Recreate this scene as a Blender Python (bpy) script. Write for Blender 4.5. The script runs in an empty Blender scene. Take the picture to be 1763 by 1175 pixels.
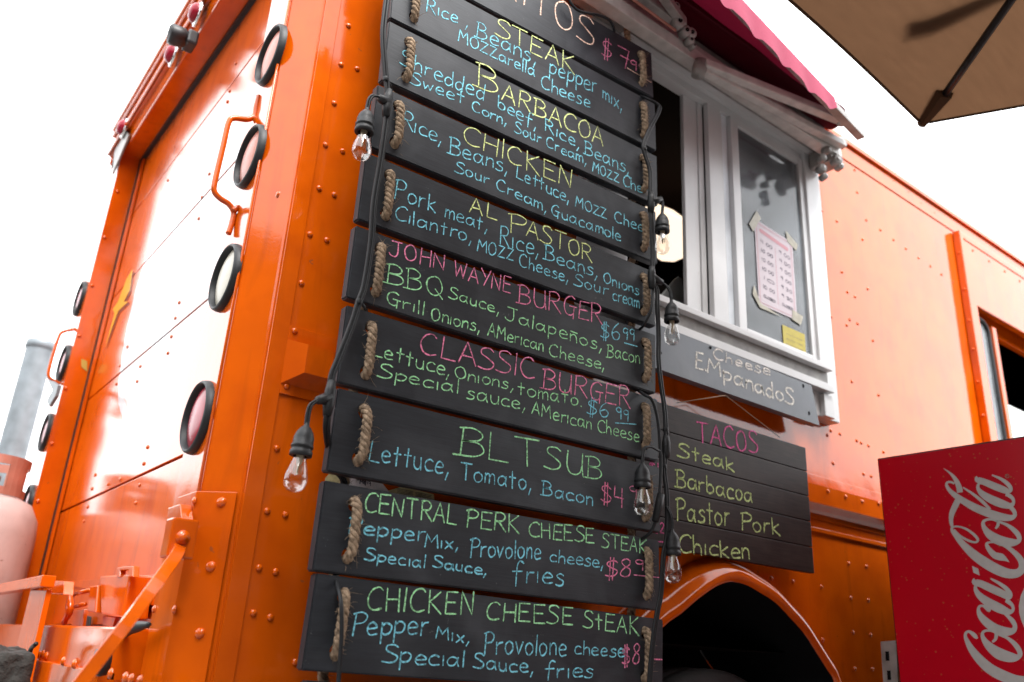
import bpy, bmesh, math, random
from math import sin, cos, pi, radians, sqrt
from mathutils import Vector, Matrix, noise
from mathutils.geometry import tessellate_polygon

random.seed(7)
scene = bpy.context.scene
COL = scene.collection

# ------------------------------------------------------------------ camera
F_PX, CX, CY, PW = 1451.4, 881.5, 587.5, 1763.0
YAW, PITCH, ROLL = radians(36.588), radians(20.683), radians(3.306)
CAM = Vector((0.0, -1.27, 0.95))
_f = Vector((sin(YAW) * cos(PITCH), cos(YAW) * cos(PITCH), sin(PITCH)))
_r0 = Vector((cos(YAW), -sin(YAW), 0)); _u0 = _r0.cross(_f)
_r = _r0 * cos(ROLL) + _u0 * sin(ROLL); _u = -_r0 * sin(ROLL) + _u0 * cos(ROLL)
cam_data = bpy.data.cameras.new('camera'); cam = bpy.data.objects.new('camera', cam_data)
COL.objects.link(cam); scene.camera = cam
m = Matrix((( _r.x, _u.x, -_f.x, CAM.x), (_r.y, _u.y, -_f.y, CAM.y), (_r.z, _u.z, -_f.z, CAM.z), (0, 0, 0, 1)))
cam.matrix_world = m
cam_data.sensor_width = 36.0; cam_data.lens = F_PX / PW * 36.0
cam_data.clip_start = 0.02; cam_data.clip_end = 600
cam_data.dof.use_dof = True
cam_data.dof.focus_distance = 1.52
cam_data.dof.aperture_fstop = 3.6

# ------------------------------------------------------------------ world, sun, exposure
world = bpy.data.worlds.new('World'); scene.world = world; world.use_nodes = True
wn = world.node_tree.nodes; wl = world.node_tree.links
for n_ in list(wn): wn.remove(n_)
sky = wn.new('ShaderNodeTexSky'); sky.sky_type = 'NISHITA'; sky.sun_disc = False
SUN_EL, SUN_ROT = radians(58), radians(184)   # rotation measured from +Y towards +X
sky.sun_elevation = SUN_EL; sky.sun_rotation = SUN_ROT; sky.air_density = 1.0; sky.dust_density = 4.0
bw = wn.new('ShaderNodeHueSaturation'); bw.inputs['Saturation'].default_value = 0.08
mx = wn.new('ShaderNodeMix'); mx.data_type = 'RGBA'; mx.inputs['Factor'].default_value = 0.9
mx.inputs['B'].default_value = (20.5, 20.7, 21.1, 1)
bg = wn.new('ShaderNodeBackground'); bg.inputs['Strength'].default_value = 0.1
wo = wn.new('ShaderNodeOutputWorld')
wl.new(sky.outputs[0], bw.inputs['Color']); wl.new(bw.outputs[0], mx.inputs['A'])
wl.new(mx.outputs['Result'], bg.inputs['Color']); wl.new(bg.outputs[0], wo.inputs['Surface'])
sd = bpy.data.lights.new('sun', 'SUN'); sd.energy = 3.2; sd.angle = radians(30); sd.color = (1, .97, .93)
sun = bpy.data.objects.new('sun', sd); COL.objects.link(sun)
sun.rotation_euler = Vector((sin(SUN_ROT) * cos(SUN_EL), cos(SUN_ROT) * cos(SUN_EL), sin(SUN_EL))).to_track_quat('Z', 'Y').to_euler()
scene.view_settings.view_transform = 'Standard'; scene.view_settings.look = 'None'
scene.view_settings.exposure = 0.98; scene.view_settings.gamma = 1.0
scene.view_settings.use_curve_mapping = False
scene.cycles.use_denoising = True
scene.cycles.max_bounces = 10; scene.cycles.transmission_bounces = 8; scene.cycles.transparent_max_bounces = 12
scene.cycles.caustics_reflective = False; scene.cycles.caustics_refractive = False

# ------------------------------------------------------------------ helpers
def ray(px, py):
    a = (px - CX) / F_PX; b = -(py - CY) / F_PX
    return _r * a + _u * b + _f
def at(axis, val, px, py):
    """the point of the plane axis = val that the survey camera sees at (px, py)"""
    d = ray(px, py); i = 'xyz'.index(axis); t = (val - CAM[i]) / d[i]
    return CAM + d * t

def smooth(pts, n=6, closed=False):
    pts = [Vector(p) for p in pts]; out = []
    if len(pts) < 3: return pts
    N = len(pts)
    for i in range(N - 1):
        p0 = pts[i - 1] if i > 0 else pts[0] * 2 - pts[1]
        p1, p2 = pts[i], pts[i + 1]
        p3 = pts[i + 2] if i + 2 < N else pts[-1] * 2 - pts[-2]
        for k in range(n):
            t = k / n
            out.append(0.5 * ((2 * p1) + (p2 - p0) * t + (2 * p0 - 5 * p1 + 4 * p2 - p3) * t * t + (3 * p1 - p0 - 3 * p2 + p3) * t ** 3))
    out.append(pts[-1]); return out

class MB:
    def __init__(s): s.v = []; s.f = []; s.sm = []
    def add(s, vs, fs, smooth_=False):
        o = len(s.v); s.v += [tuple(p) for p in vs]
        s.f += [tuple(i + o for i in f) for f in fs]; s.sm += [smooth_] * len(fs); return s
    def box(s, lo, hi):
        (a, b, c), (d, e, f) = lo, hi
        return s.add([(a, b, c), (d, b, c), (d, e, c), (a, e, c), (a, b, f), (d, b, f), (d, e, f), (a, e, f)],
            [(0, 3, 2, 1), (4, 5, 6, 7), (0, 1, 5, 4), (1, 2, 6, 5), (2, 3, 7, 6), (3, 0, 4, 7)])
    def prism(s, poly, vec):
        """poly: list of 3D points (planar), extruded by vec"""
        vec = Vector(vec); poly = [Vector(p) for p in poly]; n = len(poly)
        tr = tessellate_polygon([poly])
        vs = poly + [p + vec for p in poly]
        fs = [tuple(t) for t in tr] + [tuple(i + n for i in reversed(t)) for t in tr]
        fs += [(i, (i + 1) % n, (i + 1) % n + n, i + n) for i in range(n)]
        return s.add(vs, fs)
    def plate(s, loops, vec):
        """polygon with holes extruded by vec"""
        vec = Vector(vec); loops = [[Vector(p) for p in l] for l in loops]
        tr = tessellate_polygon(loops); flat = [p for l in loops for p in l]; n = len(flat)
        fs = [tuple(t) for t in tr] + [tuple(i + n for i in reversed(t)) for t in tr]
        o = 0
        for l in loops:
            k = len(l); fs += [(o + i, o + (i + 1) % k, o + (i + 1) % k + n, o + i + n) for i in range(k)]; o += k
        return s.add(flat + [p + vec for p in flat], fs)
    def tube(s, path, r, seg=10, cap=True, flat=None):
        path = [Vector(p) for p in path]; n = len(path); vs = []; fs = []
        up = Vector((0.13, 0.31, 0.94))
        t0 = (path[1] - path[0]).normalized(); a = t0.cross(up).normalized()
        for i, p in enumerate(path):
            t = (path[min(i + 1, n - 1)] - path[max(i - 1, 0)]).normalized()
            a = (a - t * a.dot(t)).normalized(); b = t.cross(a)
            rr = r[i] if isinstance(r, (list, tuple)) else r
            for k in range(seg):
                w = 2 * pi * k / seg
                vs.append(p + a * cos(w) * rr + b * sin(w) * rr)
        for i in range(n - 1):
            for k in range(seg):
                k2 = (k + 1) % seg
                fs.append((i * seg + k, i * seg + k2, (i + 1) * seg + k2, (i + 1) * seg + k))
        if cap: fs += [tuple(range(seg - 1, -1, -1)), tuple((n - 1) * seg + k for k in range(seg))]
        return s.add(vs, fs, True)
    def lathe(s, prof, c, ax=(0, 0, 1), seg=24, cap=False):
        """prof: (radius, height) list about axis ax through c"""
        ax = Vector(ax).normalized(); c = Vector(c)
        a = ax.orthogonal().normalized(); b = ax.cross(a); vs = []; fs = []
        for (r, h) in prof:
            for k in range(seg):
                w = 2 * pi * k / seg; vs.append(c + ax * h + (a * cos(w) + b * sin(w)) * r)
        for i in range(len(prof) - 1):
            for k in range(seg):
                k2 = (k + 1) % seg
                fs.append((i * seg + k, i * seg + k2, (i + 1) * seg + k2, (i + 1) * seg + k))
        if cap: fs += [tuple(range(seg - 1, -1, -1)), tuple((len(prof) - 1) * seg + k for k in range(seg))]
        return s.add(vs, fs, True)
    def ribbon(s, pts, w, nrm, caps=True):
        """flat painted line: pts 3D on a plane of normal nrm, w width or widths"""
        nrm = Vector(nrm); pts = [Vector(p) for p in pts]; q = [pts[0]]
        ws = w if isinstance(w, (list, tuple)) else [w] * len(pts); qw = [ws[0]]
        for p, x in zip(pts[1:], ws[1:]):
            if (p - q[-1]).length > 1e-5: q.append(p); qw.append(x)
        if len(q) < 2: return s
        vs = []; n = len(q)
        for i, p in enumerate(q):
            t = (q[min(i + 1, n - 1)] - q[max(i - 1, 0)]).normalized(); d = t.cross(nrm).normalized()
            h = qw[i] / 2
            if caps and i == 0: vs += [p - t * h * .8 + d * h * .5, p - t * h * .8 - d * h * .5]
            vs += [p + d * h, p - d * h]
            if caps and i == n - 1: vs += [p + t * h * .8 + d * h * .5, p + t * h * .8 - d * h * .5]
        return s.add(vs, [(2 * i, 2 * i + 1, 2 * i + 3, 2 * i + 2) for i in range(len(vs) // 2 - 1)])
    def mesh(s, name, mat, bevel=0):
        me = bpy.data.meshes.new(name); me.from_pydata(s.v, [], s.f)
        me.polygons.foreach_set('use_smooth', s.sm); me.materials.append(mat); 
        bm = bmesh.new(); bm.from_mesh(me); bmesh.ops.recalc_face_normals(bm, faces=bm.faces)
        if bevel:
            ed = [e for e in bm.edges if len(e.link_faces) == 2 and e.calc_face_angle(0) > .6]
            bmesh.ops.bevel(bm, geom=ed, offset=bevel, segments=2, affect='EDGES', profile=.6)
        bm.to_mesh(me); bm.free(); me.update(); return me
    def build(s, name, mat, parent=None, bevel=0):
        o = bpy.data.objects.new(name, s.mesh(name, mat, bevel)); COL.objects.link(o)
        if parent is not None: o.parent = parent
        return o

def thing(name, label, cat, loc=(0, 0, 0), group=None):
    o = bpy.data.objects.new(name, None); COL.objects.link(o); o.empty_display_size = .05
    # the Empty stays at the origin of the scene so that its parts are written in world metres
    o['label'] = label; o['category'] = cat
    if group: o['group'] = group
    return o
def tag(o, label=None, cat=None, group=None, kind=None):
    if label: o['label'] = label
    if cat: o['category'] = cat
    if group: o['group'] = group
    if kind: o['kind'] = kind
    return o

# ------------------------------------------------------------------ materials
def srgb(*c): return tuple(((x / 255) / 12.92 if x <= 10 else (((x / 255) + .055) / 1.055) ** 2.4) for x in c) + (1,)
def mat(name, col, rough=.5, metal=0., bump=0., bscale=50., var=0., vscale=8., spec=.5, coat=0., ior=1.5, trans=0., emit=None, estr=0, sheen=0, stretch=None, col2=None, detail=3):
    mt = bpy.data.materials.new(name); mt.use_nodes = True
    nt = mt.node_tree; N = nt.nodes; L = nt.links; p = N['Principled BSDF']
    c = tuple(col) if len(col) == 4 else tuple(col) + (1,)
    p.inputs['Base Color'].default_value = c; p.inputs['Roughness'].default_value = rough
    p.inputs['Metallic'].default_value = metal; p.inputs['IOR'].default_value = ior
    p.inputs['Specular IOR Level'].default_value = spec
    p.inputs['Coat Weight'].default_value = coat; p.inputs['Coat Roughness'].default_value = .04
    p.inputs['Transmission Weight'].default_value = trans
    if emit: p.inputs['Emission Color'].default_value = tuple(emit) + (1,); p.inputs['Emission Strength'].default_value = estr
    tc = N.new('ShaderNodeTexCoord'); mp = N.new('ShaderNodeMapping'); L.new(tc.outputs['Object'], mp.inputs[0])
    if stretch: mp.inputs['Scale'].default_value = stretch
    if var:
        n1 = N.new('ShaderNodeTexNoise'); n1.inputs['Scale'].default_value = vscale; n1.inputs['Detail'].default_value = 5
        L.new(mp.outputs[0], n1.inputs['Vector'])
        mixn = N.new('ShaderNodeMix'); mixn.data_type = 'RGBA'
        d = col2 if col2 else tuple(x * (1 - var) for x in c[:3]) + (1,)
        mixn.inputs['A'].default_value = c; mixn.inputs['B'].default_value = d
        rp = N.new('ShaderNodeMapRange'); rp.inputs[1].default_value = .35; rp.inputs[2].default_value = .7
        L.new(n1.outputs['Fac'], rp.inputs[0]); L.new(rp.outputs[0], mixn.inputs['Factor'])
        L.new(mixn.outputs['Result'], p.inputs['Base Color'])
    if bump:
        n2 = N.new('ShaderNodeTexNoise'); n2.inputs['Scale'].default_value = bscale; n2.inputs['Detail'].default_value = detail
        L.new(mp.outputs[0], n2.inputs['Vector'])
        b = N.new('ShaderNodeBump'); b.inputs['Strength'].default_value = 1.0; b.inputs['Distance'].default_value = bump
        L.new(n2.outputs['Fac'], b.inputs['Height']); L.new(b.outputs[0], p.inputs['Normal'])
    return mt

def orange_paint(name, wav=.0008, dirt=.12, rough=.09, col=(.63, .098, .0015)):
    """brushed on gloss enamel: orange-peel relief, slow waves of the sheet, faint grime"""
    mt = mat(name, col, rough=rough, ior=1.5)
    nt = mt.node_tree; N = nt.nodes; L = nt.links; p = N['Principled BSDF']
    tc = N.new('ShaderNodeTexCoord')
    big = N.new('ShaderNodeTexNoise'); big.inputs['Scale'].default_value = 3.2; big.inputs['Detail'].default_value = 2
    fine = N.new('ShaderNodeTexNoise'); fine.inputs['Scale'].default_value = 260; fine.inputs['Detail'].default_value = 2
    mid = N.new('ShaderNodeTexNoise'); mid.inputs['Scale'].default_value = 38; mid.inputs['Detail'].default_value = 3
    for n in (big, fine, mid): L.new(tc.outputs['Object'], n.inputs['Vector'])
    b1 = N.new('ShaderNodeBump'); b1.inputs['Distance'].default_value = wav * 6; b1.inputs['Strength'].default_value = .5; L.new(big.outputs['Fac'], b1.inputs['Height'])
    b2 = N.new('ShaderNodeBump'); b2.inputs['Distance'].default_value = wav * .35; b2.inputs['Strength'].default_value = .5; L.new(mid.outputs['Fac'], b2.inputs['Height']); L.new(b1.outputs[0], b2.inputs['Normal'])
    b3 = N.new('ShaderNodeBump'); b3.inputs['Distance'].default_value = .00007; b3.inputs['Strength'].default_value = .6; L.new(fine.outputs['Fac'], b3.inputs['Height']); L.new(b2.outputs[0], b3.inputs['Normal'])
    L.new(b3.outputs[0], p.inputs['Normal'])
    dn = N.new('ShaderNodeTexNoise'); dn.inputs['Scale'].default_value = 11; dn.inputs['Detail'].default_value = 8; L.new(tc.outputs['Object'], dn.inputs['Vector'])
    rp = N.new('ShaderNodeMapRange'); rp.inputs[1].default_value = .45; rp.inputs[2].default_value = .8; L.new(dn.outputs['Fac'], rp.inputs[0])
    mxn = N.new('ShaderNodeMix'); mxn.data_type = 'RGBA'; mxn.inputs['A'].default_value = col + (1,)
    mxn.inputs['B'].default_value = (col[0] * (1 - dirt * 2), col[1] * (1 - dirt * 3), col[2], 1)
    L.new(rp.outputs[0], mxn.inputs['Factor']); L.new(mxn.outputs['Result'], p.inputs['Base Color'])
    return mt

M = {}
M['orange'] = orange_paint('orange_gloss_paint')
M['orange_door'] = orange_paint('orange_door_paint', wav=.0004, rough=.13)
M['orange_trim'] = orange_paint('orange_trim_paint', wav=.0003, rough=.16)
M['plank'] = mat('black_stained_wood', (.020, .023, .029), rough=.5, bump=.00025, bscale=26, stretch=(1.2, 14, 14), var=.3, vscale=14, spec=.4, detail=7)
M['plank_back'] = mat('black_wood_rough', (.03, .025, .022), rough=.7)
M['taco_plank'] = mat('dark_brown_stained_wood', (.026, .016, .014), rough=.5, bump=.0002, bscale=30, stretch=(1, 18, 18), var=.6, vscale=16, spec=.22, detail=8)
M['grey_board'] = mat('grey_painted_board', (.115, .13, .155), rough=.38, bump=.0002, bscale=90, var=.18, vscale=9)
M['white'] = mat('white_window_paint', (.60, .60, .61), rough=.3, var=.14, vscale=7, bump=.0001, bscale=120)
M['white_metal'] = mat('white_powder_coated_metal', (.54, .52, .50), rough=.35, var=.25, vscale=30)
M['dirty_white'] = mat('grimy_white_metal', (.34, .325, .31), rough=.45, var=.45, vscale=24)
M['rubber'] = mat('black_rubber', (.015, .016, .018), rough=.5, spec=.35, bump=.0002, bscale=200, var=.3, vscale=30)
M['cable'] = mat('black_cable_sheath', (.014, .015, .017), rough=.48, spec=.3)
M['black'] = mat('black_plastic', (.012, .012, .014), rough=.45)
M['matte_black'] = mat('matte_black', (.006, .006, .007), rough=.9, spec=.1)
M['rope'] = mat('manila_rope', (.44, .32, .22), rough=.95, bump=.0012, bscale=500, var=.7, vscale=130, spec=.15, sheen=.2)
M['twine'] = mat('thin_twine', (.3, .2, .13), rough=.9)
M['lens_red'] = mat('red_light_lens', (.30, .012, .03), rough=.25, spec=.25)
M['lens_pink'] = mat('pinkish_light_lens', (.45, .14, .09), rough=.32, spec=.25, bump=.0003, bscale=300)  # paler and pinker than the red lens
M['lens_clear'] = mat('frosted_clear_lens', (.45, .42, .34), rough=.3, spec=.25, bump=.0004, bscale=260)
M['chrome'] = mat('bright_bezel', (.7, .7, .7), rough=.2, metal=1)
M['steel'] = mat('worn_steel', (.42, .41, .40), rough=.35, metal=.8, var=.4, vscale=30)
M['galv'] = mat('galvanised_steel', (.20, .23, .25), rough=.5, metal=.25, var=.35, vscale=12, bump=.0003, bscale=60)
M['tank'] = mat('off_white_tank_enamel', (.50, .40, .38), rough=.35, var=.2, vscale=16, bump=.0002, bscale=40)
M['tank_collar'] = mat('faded_salmon_collar', (.44, .19, .14), rough=.4, var=.3, vscale=20)
M['cooler_black'] = mat('cooler_black_trim', (.012, .010, .011), rough=.3)
M['rough_stone'] = mat('rough_dark_stone', (.03, .028, .025), rough=.95, bump=.012, bscale=45, var=.6, vscale=60)
M['filament'] = mat('bulb_stem', (.5, .42, .3), rough=.3, metal=.4)
M['lamp'] = mat('lit_ceiling_lamp_cover', (.9, .8, .7), rough=.4, emit=(1, .78, .58), estr=.8)
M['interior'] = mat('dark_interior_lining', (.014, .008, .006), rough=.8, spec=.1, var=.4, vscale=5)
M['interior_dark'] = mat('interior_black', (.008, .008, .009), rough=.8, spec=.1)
M['tablet'] = mat('brushed_grey_metal', (.30, .31, .31), rough=.3, metal=.6)
M['pale_backing'] = mat('pale_bluish_white', (.75, .78, .80), rough=.5)  # also carries the pale sky reflection of the cab pane
M['paper'] = mat('printed_paper', (.50, .44, .48), rough=.6, var=.08, vscale=30)
M['ink'] = mat('grey_print', (.10, .09, .12), rough=.7)
M['ink_pink'] = mat('pink_print', (.52, .26, .30), rough=.7)
M['tape'] = mat('yellowed_tape', (.36, .33, .25), rough=.4, var=.4, vscale=60)
M['note'] = mat('yellow_note_paper', (.46, .38, .07), rough=.6, var=.2, vscale=40)
M['curtain'] = mat('grey_plastic_sheet', (.50, .54, .59), rough=.5, bump=.01, bscale=9, var=.5, vscale=7, col2=(.85, .90, .95, 1))
M['news'] = mat('sun_faded_sticker', (.85, .76, .77), rough=.5, var=.35, vscale=50)
M['news_yellow'] = mat('yellowed_newsprint', (.74, .62, .32), rough=.7, var=.4, vscale=90)
M['bolt_yellow'] = mat('yellow_lightning_paint', (.80, .42, .02), rough=.12)
M['bolt_shade'] = mat('brown_lightning_outline', (.14, .03, .02), rough=.12)
M['asphalt'] = mat('pale_worn_asphalt', (.18, .172, .165), rough=.9, bump=.004, bscale=90, var=.3, vscale=3)
M['foliage'] = mat('hedge_foliage', (.045, .065, .025), rough=.7, var=.5, vscale=2)
M['wall_far'] = mat('dark_brown_plaster', (.035, .018, .010), rough=.8, var=.2, vscale=2)
M['umb_metal'] = mat('dark_umbrella_rib', (.012, .010, .010), rough=.4, metal=.3)
M['pole'] = mat('dark_bronze_pole', (.05, .04, .035), rough=.4, metal=.4)
M['tyre'] = mat('tyre_rubber', (.02, .02, .021), rough=.7, bump=.001, bscale=120)
M['ochre'] = mat('yellow_tape_scrap', (.45, .30, .05), rough=.6)

def add_haze(mt, c, amt, scale, lo=.48, hi=.75, stretch=None):
    nt = mt.node_tree; N = nt.nodes; L = nt.links; p = N['Principled BSDF']; src = p.inputs['Base Color'].links[0].from_socket
    tc = N.new('ShaderNodeTexCoord'); n = N.new('ShaderNodeTexNoise'); n.inputs['Scale'].default_value = scale; n.inputs['Detail'].default_value = 6; n.inputs['Distortion'].default_value = .6
    mp = N.new('ShaderNodeMapping'); mp.inputs['Scale'].default_value = stretch or (1, 1, 1); L.new(tc.outputs['Object'], mp.inputs[0])
    L.new(mp.outputs[0], n.inputs['Vector']); rr = N.new('ShaderNodeMapRange'); rr.inputs[1].default_value = lo; rr.inputs[2].default_value = hi; rr.inputs[4].default_value = amt
    L.new(n.outputs['Fac'], rr.inputs[0]); mx_ = N.new('ShaderNodeMix'); mx_.data_type = 'RGBA'; L.new(rr.outputs[0], mx_.inputs['Factor']); L.new(src, mx_.inputs['A']); mx_.inputs['B'].default_value = tuple(c) + (1,)
    L.new(mx_.outputs['Result'], p.inputs['Base Color'])
def add_specks(mt, c, scale, size, amt):
    nt = mt.node_tree; N = nt.nodes; L = nt.links; p = N['Principled BSDF']; src = p.inputs['Base Color'].links[0].from_socket
    tc = N.new('ShaderNodeTexCoord'); nz = N.new('ShaderNodeTexNoise'); nz.inputs['Scale'].default_value = scale * 3; L.new(tc.outputs['Object'], nz.inputs['Vector'])
    ad = N.new('ShaderNodeMix'); ad.data_type = 'VECTOR'; ad.inputs['Factor'].default_value = .03; L.new(tc.outputs['Object'], ad.inputs[4]); L.new(nz.outputs['Color'], ad.inputs[5])
    v = N.new('ShaderNodeTexVoronoi'); v.inputs['Scale'].default_value = scale; L.new(ad.outputs[1], v.inputs['Vector'])
    w_ = N.new('ShaderNodeTexWhiteNoise'); L.new(v.outputs['Position'], w_.inputs['Vector'])
    pw = N.new('ShaderNodeMath'); pw.operation = 'POWER'; pw.inputs[1].default_value = 3; L.new(w_.outputs['Value'], pw.inputs[0])
    sz = N.new('ShaderNodeMath'); sz.operation = 'MULTIPLY'; sz.inputs[1].default_value = size; L.new(pw.outputs[0], sz.inputs[0])
    lt = N.new('ShaderNodeMath'); lt.operation = 'LESS_THAN'; L.new(v.outputs['Distance'], lt.inputs[0]); L.new(sz.outputs[0], lt.inputs[1])
    f = N.new('ShaderNodeMath'); f.operation = 'MULTIPLY'; f.inputs[1].default_value = amt; L.new(lt.outputs[0], f.inputs[0])
    mx_ = N.new('ShaderNodeMix'); mx_.data_type = 'RGBA'; L.new(f.outputs[0], mx_.inputs['Factor']); L.new(src, mx_.inputs['A']); mx_.inputs['B'].default_value = tuple(c) + (1,)
    L.new(mx_.outputs['Result'], p.inputs['Base Color'])
add_haze(M['plank'], (.075, .08, .09), .42, 8, .46, .72); add_haze(M['taco_plank'], (.05, .035, .03), .5, 12)
add_specks(M['plank'], (.11, .11, .11), 45, .12, .6)
add_haze(M['orange'], (.36, .05, .003), .45, 2.6, .45, .7); add_haze(M['orange_trim'], (.28, .045, .01), .5, 18)
add_haze(M['orange'], (.30, .045, .004), .42, 9, .56, .74, (3, 3, .35)); add_haze(M['orange_door'], (.30, .05, .01), .5, 7, .54, .74, (3, 3, .4))
add_specks(M['orange_door'], (.25, .06, .02), 30, .12, .8)
add_specks(M['orange'], (.28, .07, .02), 26, .10, .8); add_specks(M['orange_trim'], (.22, .06, .02), 60, .16, .8)
add_haze(M['tank'], (.30, .16, .10), .55, 7, .5, .8); add_specks(M['tank'], (.14, .07, .04), 50, .2, .8)
add_specks(M['white'], (.25, .21, .17), 40, .10, .7); add_haze(M['grey_board'], (.20, .21, .23), .5, 6)

def chalk(name, c):
    mt = mat(name, c, rough=.75, spec=.1); nt = mt.node_tree; N = nt.nodes; L = nt.links; p = N['Principled BSDF']
    tc = N.new('ShaderNodeTexCoord'); n = N.new('ShaderNodeTexNoise'); n.inputs['Scale'].default_value = 230; n.inputs['Detail'].default_value = 6
    L.new(tc.outputs['Object'], n.inputs['Vector']); r = N.new('ShaderNodeMapRange'); r.inputs[1].default_value = .36; r.inputs[2].default_value = .54
    L.new(n.outputs['Fac'], r.inputs[0]); mx_ = N.new('ShaderNodeMix'); mx_.data_type = 'RGBA'
    mx_.inputs['A'].default_value = tuple(x * .34 + .015 for x in c[:3]) + (1,); mx_.inputs['B'].default_value = tuple(c[:3]) + (1,)
    L.new(r.outputs[0], mx_.inputs['Factor']); L.new(mx_.outputs['Result'], p.inputs['Base Color'])
    return mt
M['c_blue'] = chalk('blue_chalk', (.28, .76, .92)); M['c_lime'] = chalk('yellow_green_chalk', (.84, .94, .40))
M['c_green'] = chalk('green_chalk', (.46, .94, .50)); M['c_pink'] = chalk('pink_chalk', (.98, .30, .50))
M['c_peach'] = chalk('peach_chalk', (.98, .68, .54)); M['c_white'] = chalk('white_paint_pen', (.98, .96, .90))
M['c_faint'] = chalk('rubbed_white_chalk', (.88, .84, .80)); M['c_tlime'] = chalk('muted_green_chalk', (.55, .66, .28))
M['c_magenta'] = chalk('magenta_chalk', (.72, .13, .34))

def fabric(name, c, tr, weave=900, t=.5):
    mt = mat(name, c, rough=.85, spec=.15, bump=.0004, bscale=weave); nt = mt.node_tree; N = nt.nodes; L = nt.links
    p = N['Principled BSDF']; out = N['Material Output']; tl = N.new('ShaderNodeBsdfTranslucent')
    tl.inputs['Color'].default_value = tuple(tr) + (1,)
    tc = N.new('ShaderNodeTexCoord'); n = N.new('ShaderNodeTexNoise'); n.inputs['Scale'].default_value = 14; n.inputs['Detail'].default_value = 6
    mp = N.new('ShaderNodeMapping'); mp.inputs['Scale'].default_value = (1, 5, 1); L.new(tc.outputs['Object'], mp.inputs[0]); L.new(mp.outputs[0], n.inputs['Vector'])
    mxc = N.new('ShaderNodeMix'); mxc.data_type = 'RGBA'; mxc.inputs['A'].default_value = tuple(tr) + (1,); mxc.inputs['B'].default_value = tuple(x * .70 for x in tr) + (1,)
    L.new(n.outputs['Fac'], mxc.inputs['Factor']); L.new(mxc.outputs['Result'], tl.inputs['Color'])
    ms = N.new('ShaderNodeMixShader'); ms.inputs[0].default_value = t
    L.new(p.outputs[0], ms.inputs[1]); L.new(tl.outputs[0], ms.inputs[2]); L.new(ms.outputs[0], out.inputs['Surface'])
    return mt
M['umbrella'] = fabric('tan_umbrella_cloth', (.115, .066, .038), (.085, .044, .023), t=.55)
M['awning_under'] = fabric('maroon_shaded_awning_cloth', (.10, .004, .015), (.05, .002, .007), t=.4)  # shade of the underside is put into this dark maroon
M['valance'] = fabric('faded_sky_lit_valance', (.46, .10, .16), (.32, .04, .07), t=.35)  # same cloth coloured paler where the sky lights its front

def pane_glass(name='window_glass', tint=(.86, .9, .9, 1), ior=1.42, rough=.08, cap=1., dust=.26):
    mt = bpy.data.materials.new(name); mt.use_nodes = True; nt = mt.node_tree; N = nt.nodes; L = nt.links
    N.remove(N['Principled BSDF']); out = N['Material Output']
    g = N.new('ShaderNodeBsdfGlossy'); g.inputs['Roughness'].default_value = rough; t = N.new('ShaderNodeBsdfTransparent'); t.inputs[0].default_value = tint
    fr = N.new('ShaderNodeFresnel'); fr.inputs['IOR'].default_value = ior; ms = N.new('ShaderNodeMixShader')
    mn = N.new('ShaderNodeMath'); mn.operation = 'MINIMUM'; mn.inputs[1].default_value = cap; L.new(fr.outputs[0], mn.inputs[0]); L.new(mn.outputs[0], ms.inputs[0]); L.new(g.outputs[0], ms.inputs[2]); L.new(ms.outputs[0], out.inputs['Surface'])
    if dust:      # a film of dust on the pane, thicker in soft patches
        df = N.new('ShaderNodeBsdfDiffuse'); df.inputs[0].default_value = (.50, .55, .60, 1); m2 = N.new('ShaderNodeMixShader')
        tc = N.new('ShaderNodeTexCoord'); n = N.new('ShaderNodeTexNoise'); n.inputs['Scale'].default_value = 7; n.inputs['Detail'].default_value = 5; L.new(tc.outputs['Object'], n.inputs['Vector'])
        mr = N.new('ShaderNodeMapRange'); mr.inputs[1].default_value = .3; mr.inputs[2].default_value = .7; mr.inputs[3].default_value = dust * .5; mr.inputs[4].default_value = dust * 1.4; L.new(n.outputs['Fac'], mr.inputs[0])
        L.new(mr.outputs[0], m2.inputs[0]); L.new(t.outputs[0], m2.inputs[1]); L.new(df.outputs[0], m2.inputs[2]); L.new(m2.outputs[0], ms.inputs[1])
    else: L.new(t.outputs[0], ms.inputs[1])
    return mt
M['pane'] = pane_glass()
M['glass_bulb'] = pane_glass('clear_bulb_glass', (.97, .97, .96, 1), 1.9, .04, .36, 0)

def cola_red():
    mt = mat('cooler_red_vinyl', (.60, .002, .016), rough=.3, spec=.35); nt = mt.node_tree; N = nt.nodes; L = nt.links; p = N['Principled BSDF']
    tc = N.new('ShaderNodeTexCoord'); v = N.new('ShaderNodeTexVoronoi'); v.inputs['Scale'].default_value = 85; v.inputs['Randomness'].default_value = 1
    L.new(tc.outputs['Object'], v.inputs['Vector'])
    wn_ = N.new('ShaderNodeTexWhiteNoise'); L.new(v.outputs['Position'], wn_.inputs['Vector'])
    size = N.new('ShaderNodeMath'); size.operation = 'MULTIPLY'; size.inputs[1].default_value = .2; L.new(wn_.outputs['Value'], size.inputs[0])
    lt = N.new('ShaderNodeMath'); lt.operation = 'LESS_THAN'; L.new(v.outputs['Distance'], lt.inputs[0]); L.new(size.outputs[0], lt.inputs[1])
    f = N.new('ShaderNodeMath'); f.operation = 'MULTIPLY'; f.inputs[1].default_value = .6; L.new(lt.outputs[0], f.inputs[0])
    mx_ = N.new('ShaderNodeMix'); mx_.data_type = 'RGBA'; mx_.inputs['A'].default_value = (.60, .002, .016, 1); mx_.inputs['B'].default_value = (.50, .16, .05, 1)
    L.new(f.outputs[0], mx_.inputs['Factor']); L.new(mx_.outputs['Result'], p.inputs['Base Color'])
    return mt
M['cola_red'] = cola_red()
M['cola_white'] = mat('cooler_white_print', (.60, .58, .57), rough=.3, var=.10, vscale=60)

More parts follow.
